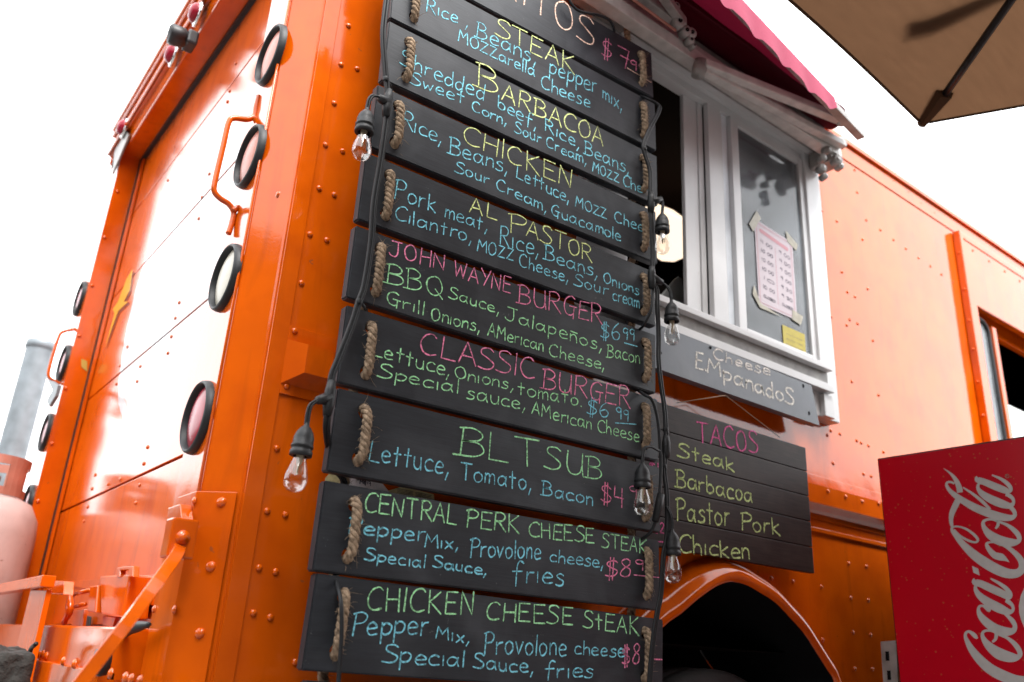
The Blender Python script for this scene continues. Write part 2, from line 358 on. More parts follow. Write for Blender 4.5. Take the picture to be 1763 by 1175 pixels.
def door_art():
    """orange enamel with a washed-out pale emblem painted over it (rings and smears)"""
    mt = orange_paint('orange_door_with_faded_emblem', wav=.0004, rough=.13)
    nt = mt.node_tree; N = nt.nodes; L = nt.links; p = N['Principled BSDF']
    src = p.inputs['Base Color'].links[0].from_socket
    tc = N.new('ShaderNodeTexCoord'); sp = N.new('ShaderNodeSeparateXYZ'); L.new(tc.outputs['Object'], sp.inputs[0])
    def math_(op, a, b=None):
        n = N.new('ShaderNodeMath'); n.operation = op
        for i, x in enumerate((a, b)):
            if x is None: continue
            if isinstance(x, (int, float)): n.inputs[i].default_value = x
            else: L.new(x, n.inputs[i])
        return n.outputs[0]
    dy = math_('SUBTRACT', sp.outputs['Y'], .82); dz = math_('SUBTRACT', sp.outputs['Z'], 1.82)
    ns = N.new('ShaderNodeTexNoise'); ns.inputs['Scale'].default_value = 5; ns.inputs['Detail'].default_value = 4; L.new(tc.outputs['Object'], ns.inputs['Vector'])
    wob = math_('MULTIPLY', math_('SUBTRACT', ns.outputs['Fac'], .5), .06)
    r = math_('ADD', math_('SQRT', math_('ADD', math_('MULTIPLY', dy, dy), math_('MULTIPLY', math_('MULTIPLY', dz, dz), 1.1))), wob)
    acc = None
    for R0, w_ in ((.40, .018), (.35, .006), (.20, .014), (.11, .02)):
        ring = math_('LESS_THAN', math_('ABSOLUTE', math_('SUBTRACT', r, R0)), w_)
        acc = ring if acc is None else math_('MAXIMUM', acc, ring)
    inside = math_('MULTIPLY', math_('LESS_THAN', r, .38), .55)
    fac = math_('MAXIMUM', math_('MULTIPLY', acc, .85), inside)
    mx_ = N.new('ShaderNodeMix'); mx_.data_type = 'RGBA'; L.new(fac, mx_.inputs['Factor']); L.new(src, mx_.inputs['A']); mx_.inputs['B'].default_value = (.55, .60, .62, 1)
    L.new(mx_.outputs['Result'], p.inputs['Base Color'])
    return mt
M['door_art'] = door_art()

# ------------------------------------------------------------------ ground, far hedges, and unseen buildings added for their dark reflections
g = MB(); g.add([(-150, -150, 0), (150, -150, 0), (150, 150, 0), (-150, 150, 0)], [(0, 1, 2, 3)])
tag(g.build('ground', M['asphalt']), kind='structure', label='grey asphalt lot under the truck')

def treeline(a0, a1, R0, hgt, n, seed):
    rnd = random.Random(seed); mb = MB()
    clumps = [(a0 + (a1 - a0) * rnd.random(), R0 + rnd.uniform(-2, 2)) for _ in range(84)]
    for (a, r) in clumps:
        h = hgt * rnd.uniform(.6, 1.05); cxx, cyy = r * cos(a), r * sin(a); w = rnd.uniform(1.3, 2.4)
        for _ in range(n):
            d = Vector((rnd.gauss(0, 1), rnd.gauss(0, 1), rnd.gauss(0, 1))).normalized() * rnd.uniform(.6, 1)
            p = Vector((cxx + d.x * w, cyy + d.y * w, max(.2, h * .55 + d.z * h * .5)))
            s_ = rnd.uniform(.22, .55); q = Vector((rnd.gauss(0, 1), rnd.gauss(0, 1), rnd.gauss(0, 1))).normalized(); t = q.orthogonal().normalized() * s_; b = q.cross(t)
            mb.add([p - t - b * .6, p + t - b * .6, p + b], [(0, 1, 2)])
    return mb
tl_ = treeline(radians(105), radians(190), 17, 3.7, 210, 3)
tag(tl_.build('hedge_row', M['foliage']), 'far hedge row behind the rear of the orange truck', 'hedge', kind='stuff')
tl_ = treeline(radians(-75), radians(-8), 15, 3.3, 210, 5)
tag(tl_.build('hedge_row', M['foliage']), 'far hedge row facing the serving side of the orange truck', 'hedge', kind='stuff')

def shed(name, label, x0, x1, y, h, wmat, n):  # unseen, added so the side paint reflects something dark
    t = thing(name, label, 'building')
    mb = MB(); mb.box((x0, y - 5, 0), (x1, y, h)); mb.build('wall', M[wmat], t)
    mb = MB(); mb.box((x0 - .2, y - 5.2, h + .002), (x1 + .2, y + .3, h + .16)); mb.build('roof', M['interior_dark'], t)
    for k in range(n):
        xx = x0 + (x1 - x0) * (k + .5) / n
        mb = MB(); mb.box((xx - .55, y + .002, h * .35), (xx + .55, y + .05, h * .35 + 1.1)); f = mb.build('window', M['dirty_white'], t)
        mb = MB(); mb.box((xx - .48, y + .051, h * .35 + .07), (xx + .48, y + .06, h * .35 + 1.03)); mb.build('pane', M['interior_dark'], f)
shed('building', 'unseen brown plastered building added for dark reflections in the truck side', -9, 4.4, -7.6, 4.25, 'wall_far', 5)
shed('building', 'unseen low brown shed added for dark reflections in the truck front half', 4.8, 15, -7.6, 4.1, 'wall_far', 4)

t = thing('building', 'unseen plain brown building added to shade the truck rear and darken its reflections', 'building')
mb = MB(); mb.box((-12, -10, 0), (-5.4, .9, 4.3)); mb.build('wall', M['wall_far'], t)  # added mass that keeps sky light off the truck rear
mb = MB(); mb.box((-12.2, -10.2, 4.302), (-5.2, 1.1, 4.42)); mb.build('roof', M['interior_dark'], t)
for k in range(4):
    mb = MB(); mb.box((-5.398, -8.5 + k * 2.4, 1.8), (-5.35, -7.5 + k * 2.4, 3.0)); f = mb.build('window', M['dirty_white'], t)
    mb = MB(); mb.box((-5.349, -8.43 + k * 2.4, 1.87), (-5.34, -7.57 + k * 2.4, 2.93)); mb.build('pane', M['interior_dark'], f)

# ------------------------------------------------------------------ the truck
truck = thing('food_truck', 'orange riveted food truck with serving window and roll-up rear door', 'food truck')
def O(name, mb, mt, parent=truck, bevel=0, label=None):
    o = mb.build(name, M[mt] if isinstance(mt, str) else mt, parent, bevel)
    if label: o['label'] = label
    return o

XR, XD = .40, .472            # rear face, door plane
# side skin with openings -------------------------------------------------
arch_px = [(1141, 1083), (1175, 1057), (1205, 1031), (1232, 1012), (1250, 1004), (1265, 1002), (1288, 1008), (1311, 1021), (1337, 1038), (1363, 1065), (1386, 1091), (1408, 1125), (1427, 1155), (1438, 1175)]
arch_in = [at('y', -.055, *p) for p in arch_px]          # rolled lip of the wheel arch
ax_c = .5 * (arch_in[0].x + arch_in[-1].x)
WHX, WHZ, ARX, ARZ = 1.15, .50, .40, .60
apex = max(arch_in, key=lambda p: p.z)
# one clean arch through those points: half width and height about its centre
WHX = apex.x; ztop = apex.z
_l = [(p.x, p.z) for p in arch_in]
_lip = [(_l[0][0] - .235, .62), (_l[0][0] - .215, _l[0][1] - .26), (_l[0][0] - .12, _l[0][1] - .10)] + _l + [(_l[-1][0] + .02, _l[-1][1] - .08), (_l[-1][0] + .045, .78), (_l[-1][0] + .05, .62)]
_lip = [(p.x, p.y) for p in smooth([Vector((a, b, 0)) for a, b in _lip], 3)]
def arch_curve(grow, y):
    pts = []; n_ = len(_lip)
    for k, (x, z) in enumerate(_lip):
        a, b = _lip[max(k - 1, 0)], _lip[min(k + 1, n_ - 1)]; tx, tz = b[0] - a[0], b[1] - a[1]; L_ = max(1e-6, sqrt(tx * tx + tz * tz))
        pts.append(Vector((x - tz / L_ * grow, y, max(.60, z + tx / L_ * grow))))
    return pts
TOP = 2.625
outer = [(.45, 0, .55), (5.2, 0, .55), (5.2, 0, TOP), (.45, 0, TOP)]
archh = arch_curve(.04, 0)
outer = [(.45, 0, .62)] + [tuple(p) for p in archh] + [(5.2, 0, .62), (5.2, 0, TOP), (.45, 0, TOP)]
win = [(1.22, 0, 1.72), (2.03, 0, 1.72), (2.03, 0, 2.47), (1.22, 0, 2.47)]
cabw = [(3.05, 0, 1.55), (4.1, 0, 1.55), (4.1, 0, 2.31), (3.05, 0, 2.31)]
sp = MB(); sp.plate([outer, win, cabw], (0, .03, 0))
side = O('side_panel', sp, 'orange')
# rolled roof edge and roof
rf = MB(); prof = [(0, TOP), (-.002, 2.64), (.012, 2.672), (.05, 2.70), (.12, 2.722), (.5, 2.76), (.95, 2.775), (1.4, 2.76), (1.8, 2.72), (1.86, 2.68), (1.86, 2.6)]
for i in range(len(prof) - 1):
    (ya, za), (yb, zb) = prof[i], prof[i + 1]
    rf.add([(.40, ya, za), (5.2, ya, za), (5.2, yb, zb), (.40, yb, zb)], [(0, 1, 2, 3)], True)
roof = O('roof', rf, 'orange')
dr = MB(); dr.box((.45, -.012, 2.612), (5.2, .0, 2.622)); dr.box((.45, -.0025, 2.55), (5.2, -.001, 2.606))
O('drip_rail', dr, 'orange_trim', roof, .002)
# seam strips on the skin
ss = MB(); ss.box((.452, -.0035, .62), (.482, -.0005, 2.61)); O('corner_seam', ss, 'orange', side, .0012)
# corner chamfer, rear right post
cp = MB()
cz0, cz1 = .55, 2.62
pr = [(XD, .17), (XR, .17), (XR, .056), (XR + .004, .047), (.447, .004), (.455, -.001), (.46, .002)]
for i in range(len(pr) - 1):
    (xa, ya), (xb, yb) = pr[i], pr[i + 1]
    cp.add([(xa, ya, cz0), (xb, yb, cz0), (xb, yb, cz1), (xa, ya, cz1)], [(0, 1, 2, 3)])
rpost = O('corner_post', cp, 'orange')
sm_ = MB(); sm_.tube([(XR - .001, .049, cz0), (XR - .001, .049, cz1)], .0025, 6); O('post_seam', sm_, 'orange_trim', rpost)
# rear left post: inner return and rear face, outer chamfer
lp = MB(); pr = [(XD + .01, 1.618), (XR, 1.618), (XR, 1.80), (.45, 1.86), (.7, 1.86)]
for i in range(len(pr) - 1):
    (xa, ya), (xb, yb) = pr[i], pr[i + 1]
    lp.add([(xa, ya, cz0), (xb, yb, cz0), (xb, yb, cz1), (xa, ya, cz1)], [(0, 1, 2, 3)])
lpost = O('corner_post', lp, 'orange')
far = MB(); far.box((.45, 1.83, .55), (5.2, 1.86, TOP)); O('far_side_panel', far, 'orange')
# header above the door
hd = MB(); hd.box((XR, .056, 2.535), (XD + .06, 1.80, 2.60)); O('header_soffit', hd, 'orange', bevel=.004)
hd = MB(); hd.box((XR - .012, .05, 2.602), (.47, 1.81, 2.715)); hd.tube([(XR - .016, .05, 2.612), (XR - .016, 1.81, 2.612)], .007, 8); hd.tube([(XR - .012, .05, 2.722), (XR - .012, 1.81, 2.722)], .016, 10); hd.tube([(XR - .016, .05, 2.69), (XR - .016, 1.81, 2.69)], .006, 8)
header = O('rear_header', hd, 'orange', bevel=.003)
# small flag of bracket metal hanging off the far top corner
fl = MB(); q = [at('x', XR - .01, *p) for p in ((215, 222), (221, 233), (216, 246), (193, 300), (197, 262), (206, 236))]; fl.prism(q, (.006, 0, 0)); O('corner_bracket', fl, 'dirty_white')

# roll-up door: panels between the seams, each its own piece
seams = [.97, 1.29, 1.64, 1.985, 2.30, 2.56]
door = O('rear_door', MB().box((XD + .02, .16, .95), (XD + .03, 1.64, 2.57)), 'orange_door')
for i in range(5):
    z0, z1 = seams[i] + .003, seams[i + 1] - .003
    nx, nz = 10, 4
    mb = MB(); mb.box((XD, .165, z0), (XD + .018, 1.622, z1))
    o = mb.build('door_panel', M['door_art'] if i in (1, 2, 3) else M['orange_door'], door, .0016)
gs = MB(); gs.tube([(XD + .004, 1.612, .97), (XD + .004, 1.612, 2.53)], .005, 6); gs.tube([(XD + .004, .17, 2.528), (XD + .004, 1.612, 2.528)], .005, 6)
gs.box((XD - .012, 1.604, .97), (XD + .002, 1.6175, 2.53)); gs.box((XD - .012, .17, 2.522), (XD + .002, 1.618, 2.534))
O('door_gasket', gs, 'rubber')
tr_ = MB(); tr_.box((XD - .01, 1.575, .97), (XD - .002, 1.598, 2.52)); O('door_track', tr_, 'orange', bevel=.001)

# rivets ------------------------------------------------------------------
def rivet_mesh(r, name, mt, ax):
    pf = [(r, 0), (r * .97, r * .18), (r * .8, r * .42), (r * .45, r * .6), (.0001, r * .66)]
    return MB().lathe(pf, (0, 0, 0), ax, 12).mesh(name, M[mt])
rv_s = rivet_mesh(.0054, 'side_rivet', 'orange', (0, -1, 0)); rv_s2 = rivet_mesh(.0048, 'small_rivet', 'orange', (0, -1, 0))
rv_x = rivet_mesh(.0062, 'rear_rivet', 'orange', (-1, 0, 0)); rv_x2 = rivet_mesh(.005, 'door_rivet', 'orange_door', (-1, 0, 0))
rv_l = rivet_mesh(.0062, 'post_rivet', 'orange', (0, -1, 0))
def rivet(me, loc, parent):
    o = bpy.data.objects.new('rivet', me); COL.objects.link(o); o.location = loc; o.parent = parent; return o
z1s = [(1640, 122), (1605, 305), (1680, 325), (1573, 487), (1532, 683), (1612, 712), (1502, 887), (1573, 917), (1459, 1104), (1538, 1131)]
for (x, y) in z1s: rivet(rv_s, at('y', -.0005, x / 2.733, y / 2.733), side)
for (x, y) in [(1419, 240), (1303, 1017)]: rivet(rv_s, at('y', -.0005, x / 2.733, 400 + y / 2.733), side)
for (x, y) in [(1257, 369), (1343, 387), (1219, 637), (1297, 655), (1192, 849), (1272, 870), (1389, 1080)]: rivet(rv_s, at('y', -.0005, x / 2.733, 745 + y / 2.733), side)
for (x, y) in [(913, 232), (938, 322), (972, 343), (948, 446), (935, 471), (984, 464), (958, 724), (1053, 540), (1078, 785), (905, 960), (863, 945), (848, 965), (980, 990), (1000, 1000), (1033, 1013), (1100, 1041), (874, 1090), (1011, 1140), (1045, 1150), (1086, 43), (1145, 87), (1201, 127), (1006, 86), (1258, 168), (1311, 206), (1361, 243), (1411, 277), (1029, 307), (883, 690), (865, 434)]:
    rivet(rv_s2, at('y', -.0005, 1100 + x / 2.611, 380 + y / 2.611), side)
for (x, y) in [(988, 779), (1042, 733), (1103, 783), (1163, 831), (1230, 882), (1291, 931), (1350, 974), (1000, 882), (907, 1014), (1042, 1009), (838, 967)]:
    rivet(rv_s2, at('y', -.0005, 1100 + x / 2.659, y / 2.659), side)
for (x, y) in [(890, 141), (960, 600), (1040, 613), (705, 682), (606, 668), (834, 707), (968, 757), (1049, 768), (979, 915), (1060, 927), (840, 950), (987, 1082), (1068, 1084)]:
    rivet(rv_s, at('y', -.0005, 1100 + x / 2.659, 745 + y / 2.659), side)
for x, y in [(1130, 830), (905, 830)]: pass
# rivets seen in the gaps between the menu planks
for k in range(7):
    for zz in (1.53, 1.20, 1.055):
        rivet(rv_s, (.62 + k * .095, -.0005, zz - .03), side)
for (x, y) in [(553, 902), (492, 1117)]: rivet(rv_l, at('y', 1.6175, x / 2.733, y / 2.733), lpost)
for (x, y) in [(434, 252), (373, 488), (309, 735), (244, 995)]: rivet(rv_l, at('y', 1.6175, x / 2.733, 400 + y / 2.733), lpost)
for (x, y) in [(179, 323), (138, 492)]: rivet(rv_l, at('y', 1.6175, x / 2.733, 745 + y / 2.733), lpost)
for (x, y) in [(843, 332), (825, 405), (806, 492), (790, 570), (660, 632), (645, 703), (694, 1012), (676, 1090), (448, 1143), (567, 1163), (600, 540), (565, 630), (547, 715)]:
    rivet(rv_x2, at('x', XD - .0005, x / 2.733, 400 + y / 2.733), door)
for (x, y) in [(657, 247), (640, 332), (448, 200), (433, 265), (413, 350), (396, 418), (566, 218), (510, 243)]:
    rivet(rv_x2, at('x', XD - .0005, x / 2.733, 745 + y / 2.733), door)
for (x, y) in [(1110, 300), (1080, 430), (1070, 480), (820, 690), (790, 850), (680, 170 + 400), (985, 820), (950, 930), (935, 1030)]:
    rivet(rv_x2, at('x', XD - .0005, x / 2.733, y / 2.733), door)
rivet(rv_x, at('x', XR - .0005, 1310 / 2.733, 918 / 2.733), rpost)

# round lights on the rear posts -------------------------------------------
def round_light(x, y, z, lensmat, lab=None):
    r = .062
    mb = MB(); mb.lathe([(r * .87, -.003), (r * .885, .010), (r * .92, .0125), (r * .97, .010), (r * 1.0, .003), (r * 1.0, -.001)], (x, y, z), (-1, 0, 0), 40)
    ring = O('rear_light', mb, 'rubber', label=lab)
    ln = MB(); ln.lathe([(r * .88, .001), (r * .7, .005), (r * .45, .008), (.0005, .009)], (x, y, z), (-1, 0, 0), 32); ln.build('lens', M[lensmat], ring)
    bk = MB(); bk.lathe([(r * 1.03, 0), (r * 1.09, -.0005)], (x, y, z), (-1, 0, 0), 40)
    return ring
round_light(XR, .090, 2.008, 'lens_pink', 'topmost round light near the corner, pinkish lens')
round_light(XR, .100, 1.786, 'lens_pink')
round_light(XR, .108, 1.544, 'lens_clear', 'round reversing light with whitish lens')
round_light(XR, .115, 1.294, 'lens_red', 'round tail light with dark red lens')
for z in (2.002, 1.773, 1.541, 1.314): round_light(XR, 1.700, z, 'lens_red')

# marker lights on the header, rear camera --------------------------------
def marker(px, py):
    p = at('x', XR - .013, px, py); mb = MB()
    mb.lathe([(.037, 0), (.037, .006), (.030, .009)], p, (-1, 0, 0), 20, cap=True)
    b = O('marker_light', mb, 'chrome')
    for k in range(4):
        a = pi / 4 + k * pi / 2; s = MB(); s.lathe([(.003, .006), (.002, .009), (.0001, .009)], p + Vector((0, cos(a) * .031, sin(a) * .031)), (-1, 0, 0), 8); s.build('screw', M['matte_black'], b)
    ln = MB(); ln.lathe([(.029, .007), (.027, .018), (.018, .026), (.0003, .029)], p, (-1, 0, 0), 20); ln.build('lens', M['lens_red'], b)
for p in ((343, 26), (301, 96), (216, 222)): marker(*p)
cpt = at('x', XR - .03, 325, 72)
mb = MB(); mb.box(cpt + Vector((-.010, -.026, -.018)), cpt + Vector((.018, .026, .024)))
vc = O('reversing_camera', mb, 'black', bevel=.006)
mb = MB(); mb.lathe([(.020, .0), (.027, .012), (.029, .042), (.025, .048), (.021, .045), (.0005, .038)], cpt + Vector((-.004, 0, .004)), (-1, .05, -.1), 8); mb.build('camera_hood', M['black'], vc)

# grab handles --------------------------------------------------------------
def handle(pts, yv, feet):
    mb = MB(); mb.tube(smooth([at('y', yv, *p) for p in pts], 8), .0052, 12)
    h = O('grab_handle', mb, 'orange_trim')
    for f in feet:
        b = MB(); b.tube(smooth([at('y', yv - .004, *p) for p in f], 4), .0056, 8); b.build('handle_foot', M['orange_trim'], h)
handle([(446, 166), (441, 185), (438, 200), (425, 206), (402, 204), (393, 213), (384, 252), (370, 312), (369, 330), (379, 342), (394, 352), (402, 366), (399, 385), (393, 403)], .13,
       [[(438, 201), (443, 213), (452, 217)], [(402, 364), (408, 359), (436, 357)]])
handle([(131, 566), (108, 572), (100, 584), (86, 630), (84, 648), (93, 656), (104, 661)], 1.68, [])
br = MB(); br.prism([at('x', XR - .03, *p) for p in ((80, 650), (100, 664), (95, 682), (84, 700), (80, 690), (90, 672))], (.01, 0, 0)); O('latch_hook', br, 'galv')

# painted lightning bolt on the door ----------------------------------------
def decal(mb, pts, off, name, mt, parent):
    mb.prism([at('x', XD - off, *p) for p in pts], (.0006, 0, 0)); return mb.build(name, M[mt], parent)
b1 = [(228, 464), (223, 500), (213, 520), (221, 519), (203, 536), (181, 598), (197, 540), (194, 533), (203, 520), (218, 480)]
decal(MB(), [(x + 2.5, y + 3) for x, y in b1], .0016, 'lightning_outline', 'bolt_shade', door)
decal(MB(), b1, .0028, 'lightning_bolt', 'bolt_yellow', door)
os_ = MB(); os_.prism([at('y', 1.615, *p) for p in ((140, 618), (150, 622), (150, 640), (140, 632))], (0, .002, 0)); O('tape_scrap', os_, 'ochre')

# corner plate with the strap bracket --------------------------------------
pl = MB()
zt = at('x', XR - .003, 347, 843).z
yA = at('x', XR - .003, 305, 870).y
corner = [(XR - .004, yA), (XR - .004, .048), (.442, .000)]
nz = [(-1, 0), (-.85, -.52), (-.75, -.66)]
z0p = .55
inn = [(XR - .001, yA), (XR - .001, .050), (.4435, .0035)]
vs = []; 
for (zz) in (z0p, zt):
    for (x, y) in corner: vs.append((x, y, zz))
    for (x, y) in inn: vs.append((x, y, zz))
pl.add(vs, [(0, 1, 7, 6), (1, 2, 8, 7), (6, 7, 10, 9), (7, 8, 11, 10), (0, 3, 9, 6), (2, 8, 11, 5), (0, 1, 4, 3), (1, 2, 5, 4)])
plate = O('corner_plate', pl, 'orange', bevel=.0012)
chn = Vector((-.72, -.69, 0)).normalized(); rv_c = rivet_mesh(.0078, 'plate_rivet', 'orange', chn)
for (x, y) in [(1042, 328), (993, 631), (941, 945)]:
    # on the chamfer plane
    d = ray(x / 2.733, 745 + y / 2.733); p0 = Vector((XR - .004, .048, 0)); t = (p0 - CAM).dot(chn) / d.dot(chn); rivet(rv_c, CAM + d * t, plate)
for (x, y) in [(916, 322), (728, 832), (822, 835)]: rivet(rv_x, at('x', XR - .0045, x / 2.733, 745 + y / 2.733), plate)
def px_slab(poly, ax, val, th, name, mt, parent=truck, bevel=.0015, label=None):
    mb = MB(); v = Vector((0, 0, 0)); v['xyz'.index(ax)] = th
    mb.prism([at(ax, val, *p) for p in poly], v); return O(name, mb, mt, parent, bevel, label)
# clevis that takes the strap
yb0, yb1 = at('x', XR - .05, 276, 910).y, .062
px_slab([(289, 875), (310, 868), (313, 896), (287, 902)], 'x', XR - .022, .018, 'hinge_tab', 'orange')
pb = at('x', XR - .040, 291, 925)
clv = MB(); clv.box((XR - .044, pb.y - .018, pb.z - .029), (XR - .006, pb.y + .016, pb.z + .027)); clv = O('strap_bracket', clv, 'orange', bevel=.003)
bb = MB(); bb.lathe([(.0065, 0), (.0065, .007), (.0005, .007)], (XR - .026, pb.y - .018, pb.z), (0, -1, 0), 6); bb.lathe([(.010, -.001), (.010, .002), (.001, .002)], (XR - .026, pb.y - .018, pb.z), (0, -1, 0), 18); bb.build('bolt', M['orange_trim'], clv)
# the strap itself: flat bar swinging down towards the viewer
top = Vector((XR - .028, pb.y - .004, pb.z - .026))
pth = [top, at('x', XR - .045, 293, 972), at('x', XR - .075, 262, 1015), at('x', XR - .11, 210, 1085), at('x', XR - .15, 125, 1195)]
pth = smooth(pth, 6); st = MB(); vs = []; fs = []
for i, p in enumerate(pth):
    t = (pth[min(i + 1, len(pth) - 1)] - pth[max(i - 1, 0)]).normalized(); w_ = Vector((0.25, 1, 0)).normalized(); w_ = (w_ - t * w_.dot(t)).normalized(); n_ = t.cross(w_)
    tw = min(1, i / 8); hw_ = .019; ht = .0085
    for a, b in ((-1, -1), (1, -1), (1, 1), (-1, 1)): vs.append(p + w_ * a * hw_ + n_ * b * ht)
n = len(pth)
for i in range(n - 1):
    for k in range(4): fs.append((i * 4 + k, i * 4 + (k + 1) % 4, i * 4 + 4 + (k + 1) % 4, i * 4 + 4 + k))
fs += [(0, 1, 2, 3), (n * 4 - 4, n * 4 - 3, n * 4 - 2, n * 4 - 1)]
st.add(vs, fs, False); O('support_strap', st, 'orange_trim', bevel=.0016)

# latch box, levers and bars at the foot of the door
S = lambda x, y: (x / 3.615, 850 + y / 3.615)
def ps(lst): return [S(*p) for p in lst]
lb = px_slab(ps([(620, 512), (720, 505), (805, 500), (760, 775), (700, 765), (628, 750)]), 'x', XD - .052, .045, 'latch_box', 'orange', bevel=.004)
px_slab(ps([(725, 462), (770, 452), (828, 450), (826, 520), (800, 520), (800, 478), (745, 480), (742, 520), (722, 520)]), 'x', XD - .056, .012, 'latch_loop', 'orange', bevel=.002)
px_slab(ps([(640, 760), (720, 770), (700, 832), (636, 825)]), 'x', XD - .03, .03, 'latch_foot', 'orange_trim')
px_slab(ps([(560, 575), (606, 570), (590, 740), (540, 735)]), 'x', XD - .055, .05, 'lever_plate', 'orange', bevel=.003)
mb = MB(); mb.tube([at('x', XD - .06, *S(455, 628)), at('x', XD - .05, *S(560, 602))], .0048, 8); mb.tube([at('x', XD - .06, *S(470, 702)), at('x', XD - .05, *S(530, 688))], .0048, 8)
mb.tube([at('x', XD - .065, *p) for p in ps([(440, 645), (436, 700), (432, 740), (410, 780), (398, 805)])], [.007, .009, .008, .006, .007], 8); O('latch_lever', mb, 'orange_trim')
px_slab(ps([(455, 730), (525, 720), (490, 948), (430, 945)]), 'x', XD - .04, .008, 'upright_bar', 'orange')
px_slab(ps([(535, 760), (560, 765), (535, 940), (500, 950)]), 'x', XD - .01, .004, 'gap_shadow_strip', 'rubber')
px_slab(ps([(400, 548), (1000, 500), (960, 700), (375, 560)]), 'x', XD - .006, .004, 'door_foot_lip', 'orange')
px_slab(ps([(215, 805), (900, 850), (888, 865), (212, 818)]), 'x', XD - .01, .008, 'door_rib', 'orange')
px_slab(ps([(490, 955), (700, 985), (890, 1006), (888, 1018), (690, 1000), (480, 968)]), 'x', XD - .02, .01, 'door_foot_seal', 'rubber', bevel=0)
# rear bumper
bz = at('x', XR - .05, *S(250, 900)).z
bp = MB(); bp.box((XR - .045, .19, .985 - .10), (XR + .05, 1.34, .965)); bumper = O('rear_bumper', bp, 'orange', bevel=.004)
bp = MB(); bp.box((XR - .055, .19, .80), (XR - .03, .86, .90)); O('bumper_plate', bp, 'orange', bumper, .002)
bp = MB(); bp.box((XR - .02, .17, .60), (XR + .05, 1.3, .885)); O('bumper_beam', bp, 'orange', bumper, .002)
rb = rivet_mesh(.008, 'bumper_bolt', 'orange_trim', (-1, 0, 0))
for (x, y) in [(250, 1005), (270, 1000), (290, 1012), (262, 1022), (283, 1028)]:
    rivet(rb, at('x', XR - .045, *S(x, y)), bumper)
for (x, y) in [(398, 1045), (467, 1062), (612, 1105), (693, 1122), (785, 1148), (822, 1158), (876, 1170)]: rivet(rb, at('x', XR - .055, *S(x, y)), bumper)
kn = MB(); c_ = at('x', XR - .06, *S(640, 1050)); kn.lathe([(.0, -.01), (.018, -.008), (.02, .0), (.018, .012), (.0, .014)], c_, (-1, 0, 0), 16); O('rubber_stop', kn, 'rubber')
# rack for the gas bottle
mb = MB(); a_ = at('x', XR - .08, *S(-60, 525)); b_ = at('x', XR - .08, *S(285, 575)); mb.box((XR - .09, b_.y, b_.z - .002), (XR - .065, a_.y + .2, b_.z + .020)); rack = O('bottle_rack', mb, 'orange_trim', bevel=.002)
px_slab(ps([(190, 600), (290, 602), (160, 1190), (40, 1200)]), 'x', XR - .075, .01, 'rack_upright', 'orange', rack)
px_slab(ps([(285, 580), (318, 540), (400, 545), (392, 628), (320, 625)]), 'x', XR - .03, .02, 'rack_clip', 'orange', rack)
cbl = MB(); cbl.tube(smooth([at('x', XR - .09, *p) for p in ps([(225, 935), (190, 975), (170, 1080), (130, 1175)])], 5), .004, 8); O('rack_cable', cbl, 'cable')
wc = MB(); wc.tube(smooth([at('x', XR - .03, *p) for p in ps([(745, 915), (800, 850), (860, 828), (930, 815)])], 6), [.003 + .006 * sin(pi * k / 18) for k in range(19)], 8); O('folded_rubber_strip', wc, 'rubber')

# rub rail along the side ----------------------------------------------------
x0r = at('y', -.004, 500, 558).x; zfl1 = at('y', -.004, 500, 560).z; zfl0 = at('y', -.004, 478, 676).z
zb1 = at('y', -.03, 530, 594).z; zb0 = at('y', -.03, 522, 642).z
rl = MB(); rl.box((x0r, -.004, zfl0), (5.2, -.0005, zfl1)); rail = O('rub_rail', rl, 'orange', bevel=.0012)
xa = at('y', -.004, 494, 590).x; xb = at('y', -.03, 530, 594).x
zh1, zh0 = zb1 + .012, zb0 - .022
rl = MB(); vs = [(xa, -.004, zh1 - .002), (xb, -.032, zb1), (5.2, -.032, zb1), (5.2, -.004, zh1), (xa, -.004, zh0 + .004), (xb, -.032, zb0), (5.2, -.032, zb0), (5.2, -.004, zh0)]
rl.add(vs, [(0, 1, 2, 3), (1, 5, 6, 2), (0, 4, 5, 1), (4, 7, 6, 5), (2, 6, 7, 3)]); rl.build('rail_channel', M['orange'], rail)
sl = MB(); sl.box((xb + .045, -.0335, zb0 + .002), (xb + .048, -.0305, zb1 - .002)); sl.build('rail_joint', M['orange_trim'], rail)
rivet(rv_s, at('y', -.0045, 507.5, 570), rail); rivet(rv_s, at('y', -.0045, 493.6, 665.6), rail)
for (x, y) in [(865, 269), (946, 294), (1022, 316), (1097, 325)]: rivet(rv_s, at('y', -.033, 1100 + x / 2.659, 745 + y / 2.659), rail)
lr = MB(); zl = at('y', -.006, 1400, 907).z; lr.box((.9, -.007, zl - .012), (5.2, -.0005, zl)); O('skirt_seam', lr, 'orange', bevel=.002)

# wheel arch flare ------------------------------------------------------------
fl = MB(); rings = []
for (g_, y) in ((.055, -.001), (.053, -.018), (.042, -.040), (.024, -.055), (.008, -.060), (.0, -.052), (.002, .02), (.002, .30)):
    rings.append(arch_curve(g_, y))
vs = [p for r_ in rings for p in r_]; K = len(rings[0])
fl.add(vs, [(i * K + k, i * K + k + 1, (i + 1) * K + k + 1, (i + 1) * K + k) for i in range(5) for k in range(K - 1)], True)
flare = O('wheel_arch_flare', fl, 'orange')
wl_ = MB(); wl_.add([p for r_ in rings[5:] for p in r_], [(i * K + k, i * K + k + 1, (i + 1) * K + k + 1, (i + 1) * K + k) for i in range(2) for k in range(K - 1)], True)
back = arch_curve(.0, .30); wl_.add(back + [Vector((WHX, .30, .3))], [(k, k + 1, K) for k in range(K - 1)]); O('wheel_well', wl_, 'matte_black')
twc = at('y', .06, 1225, 1152); R_ = .36
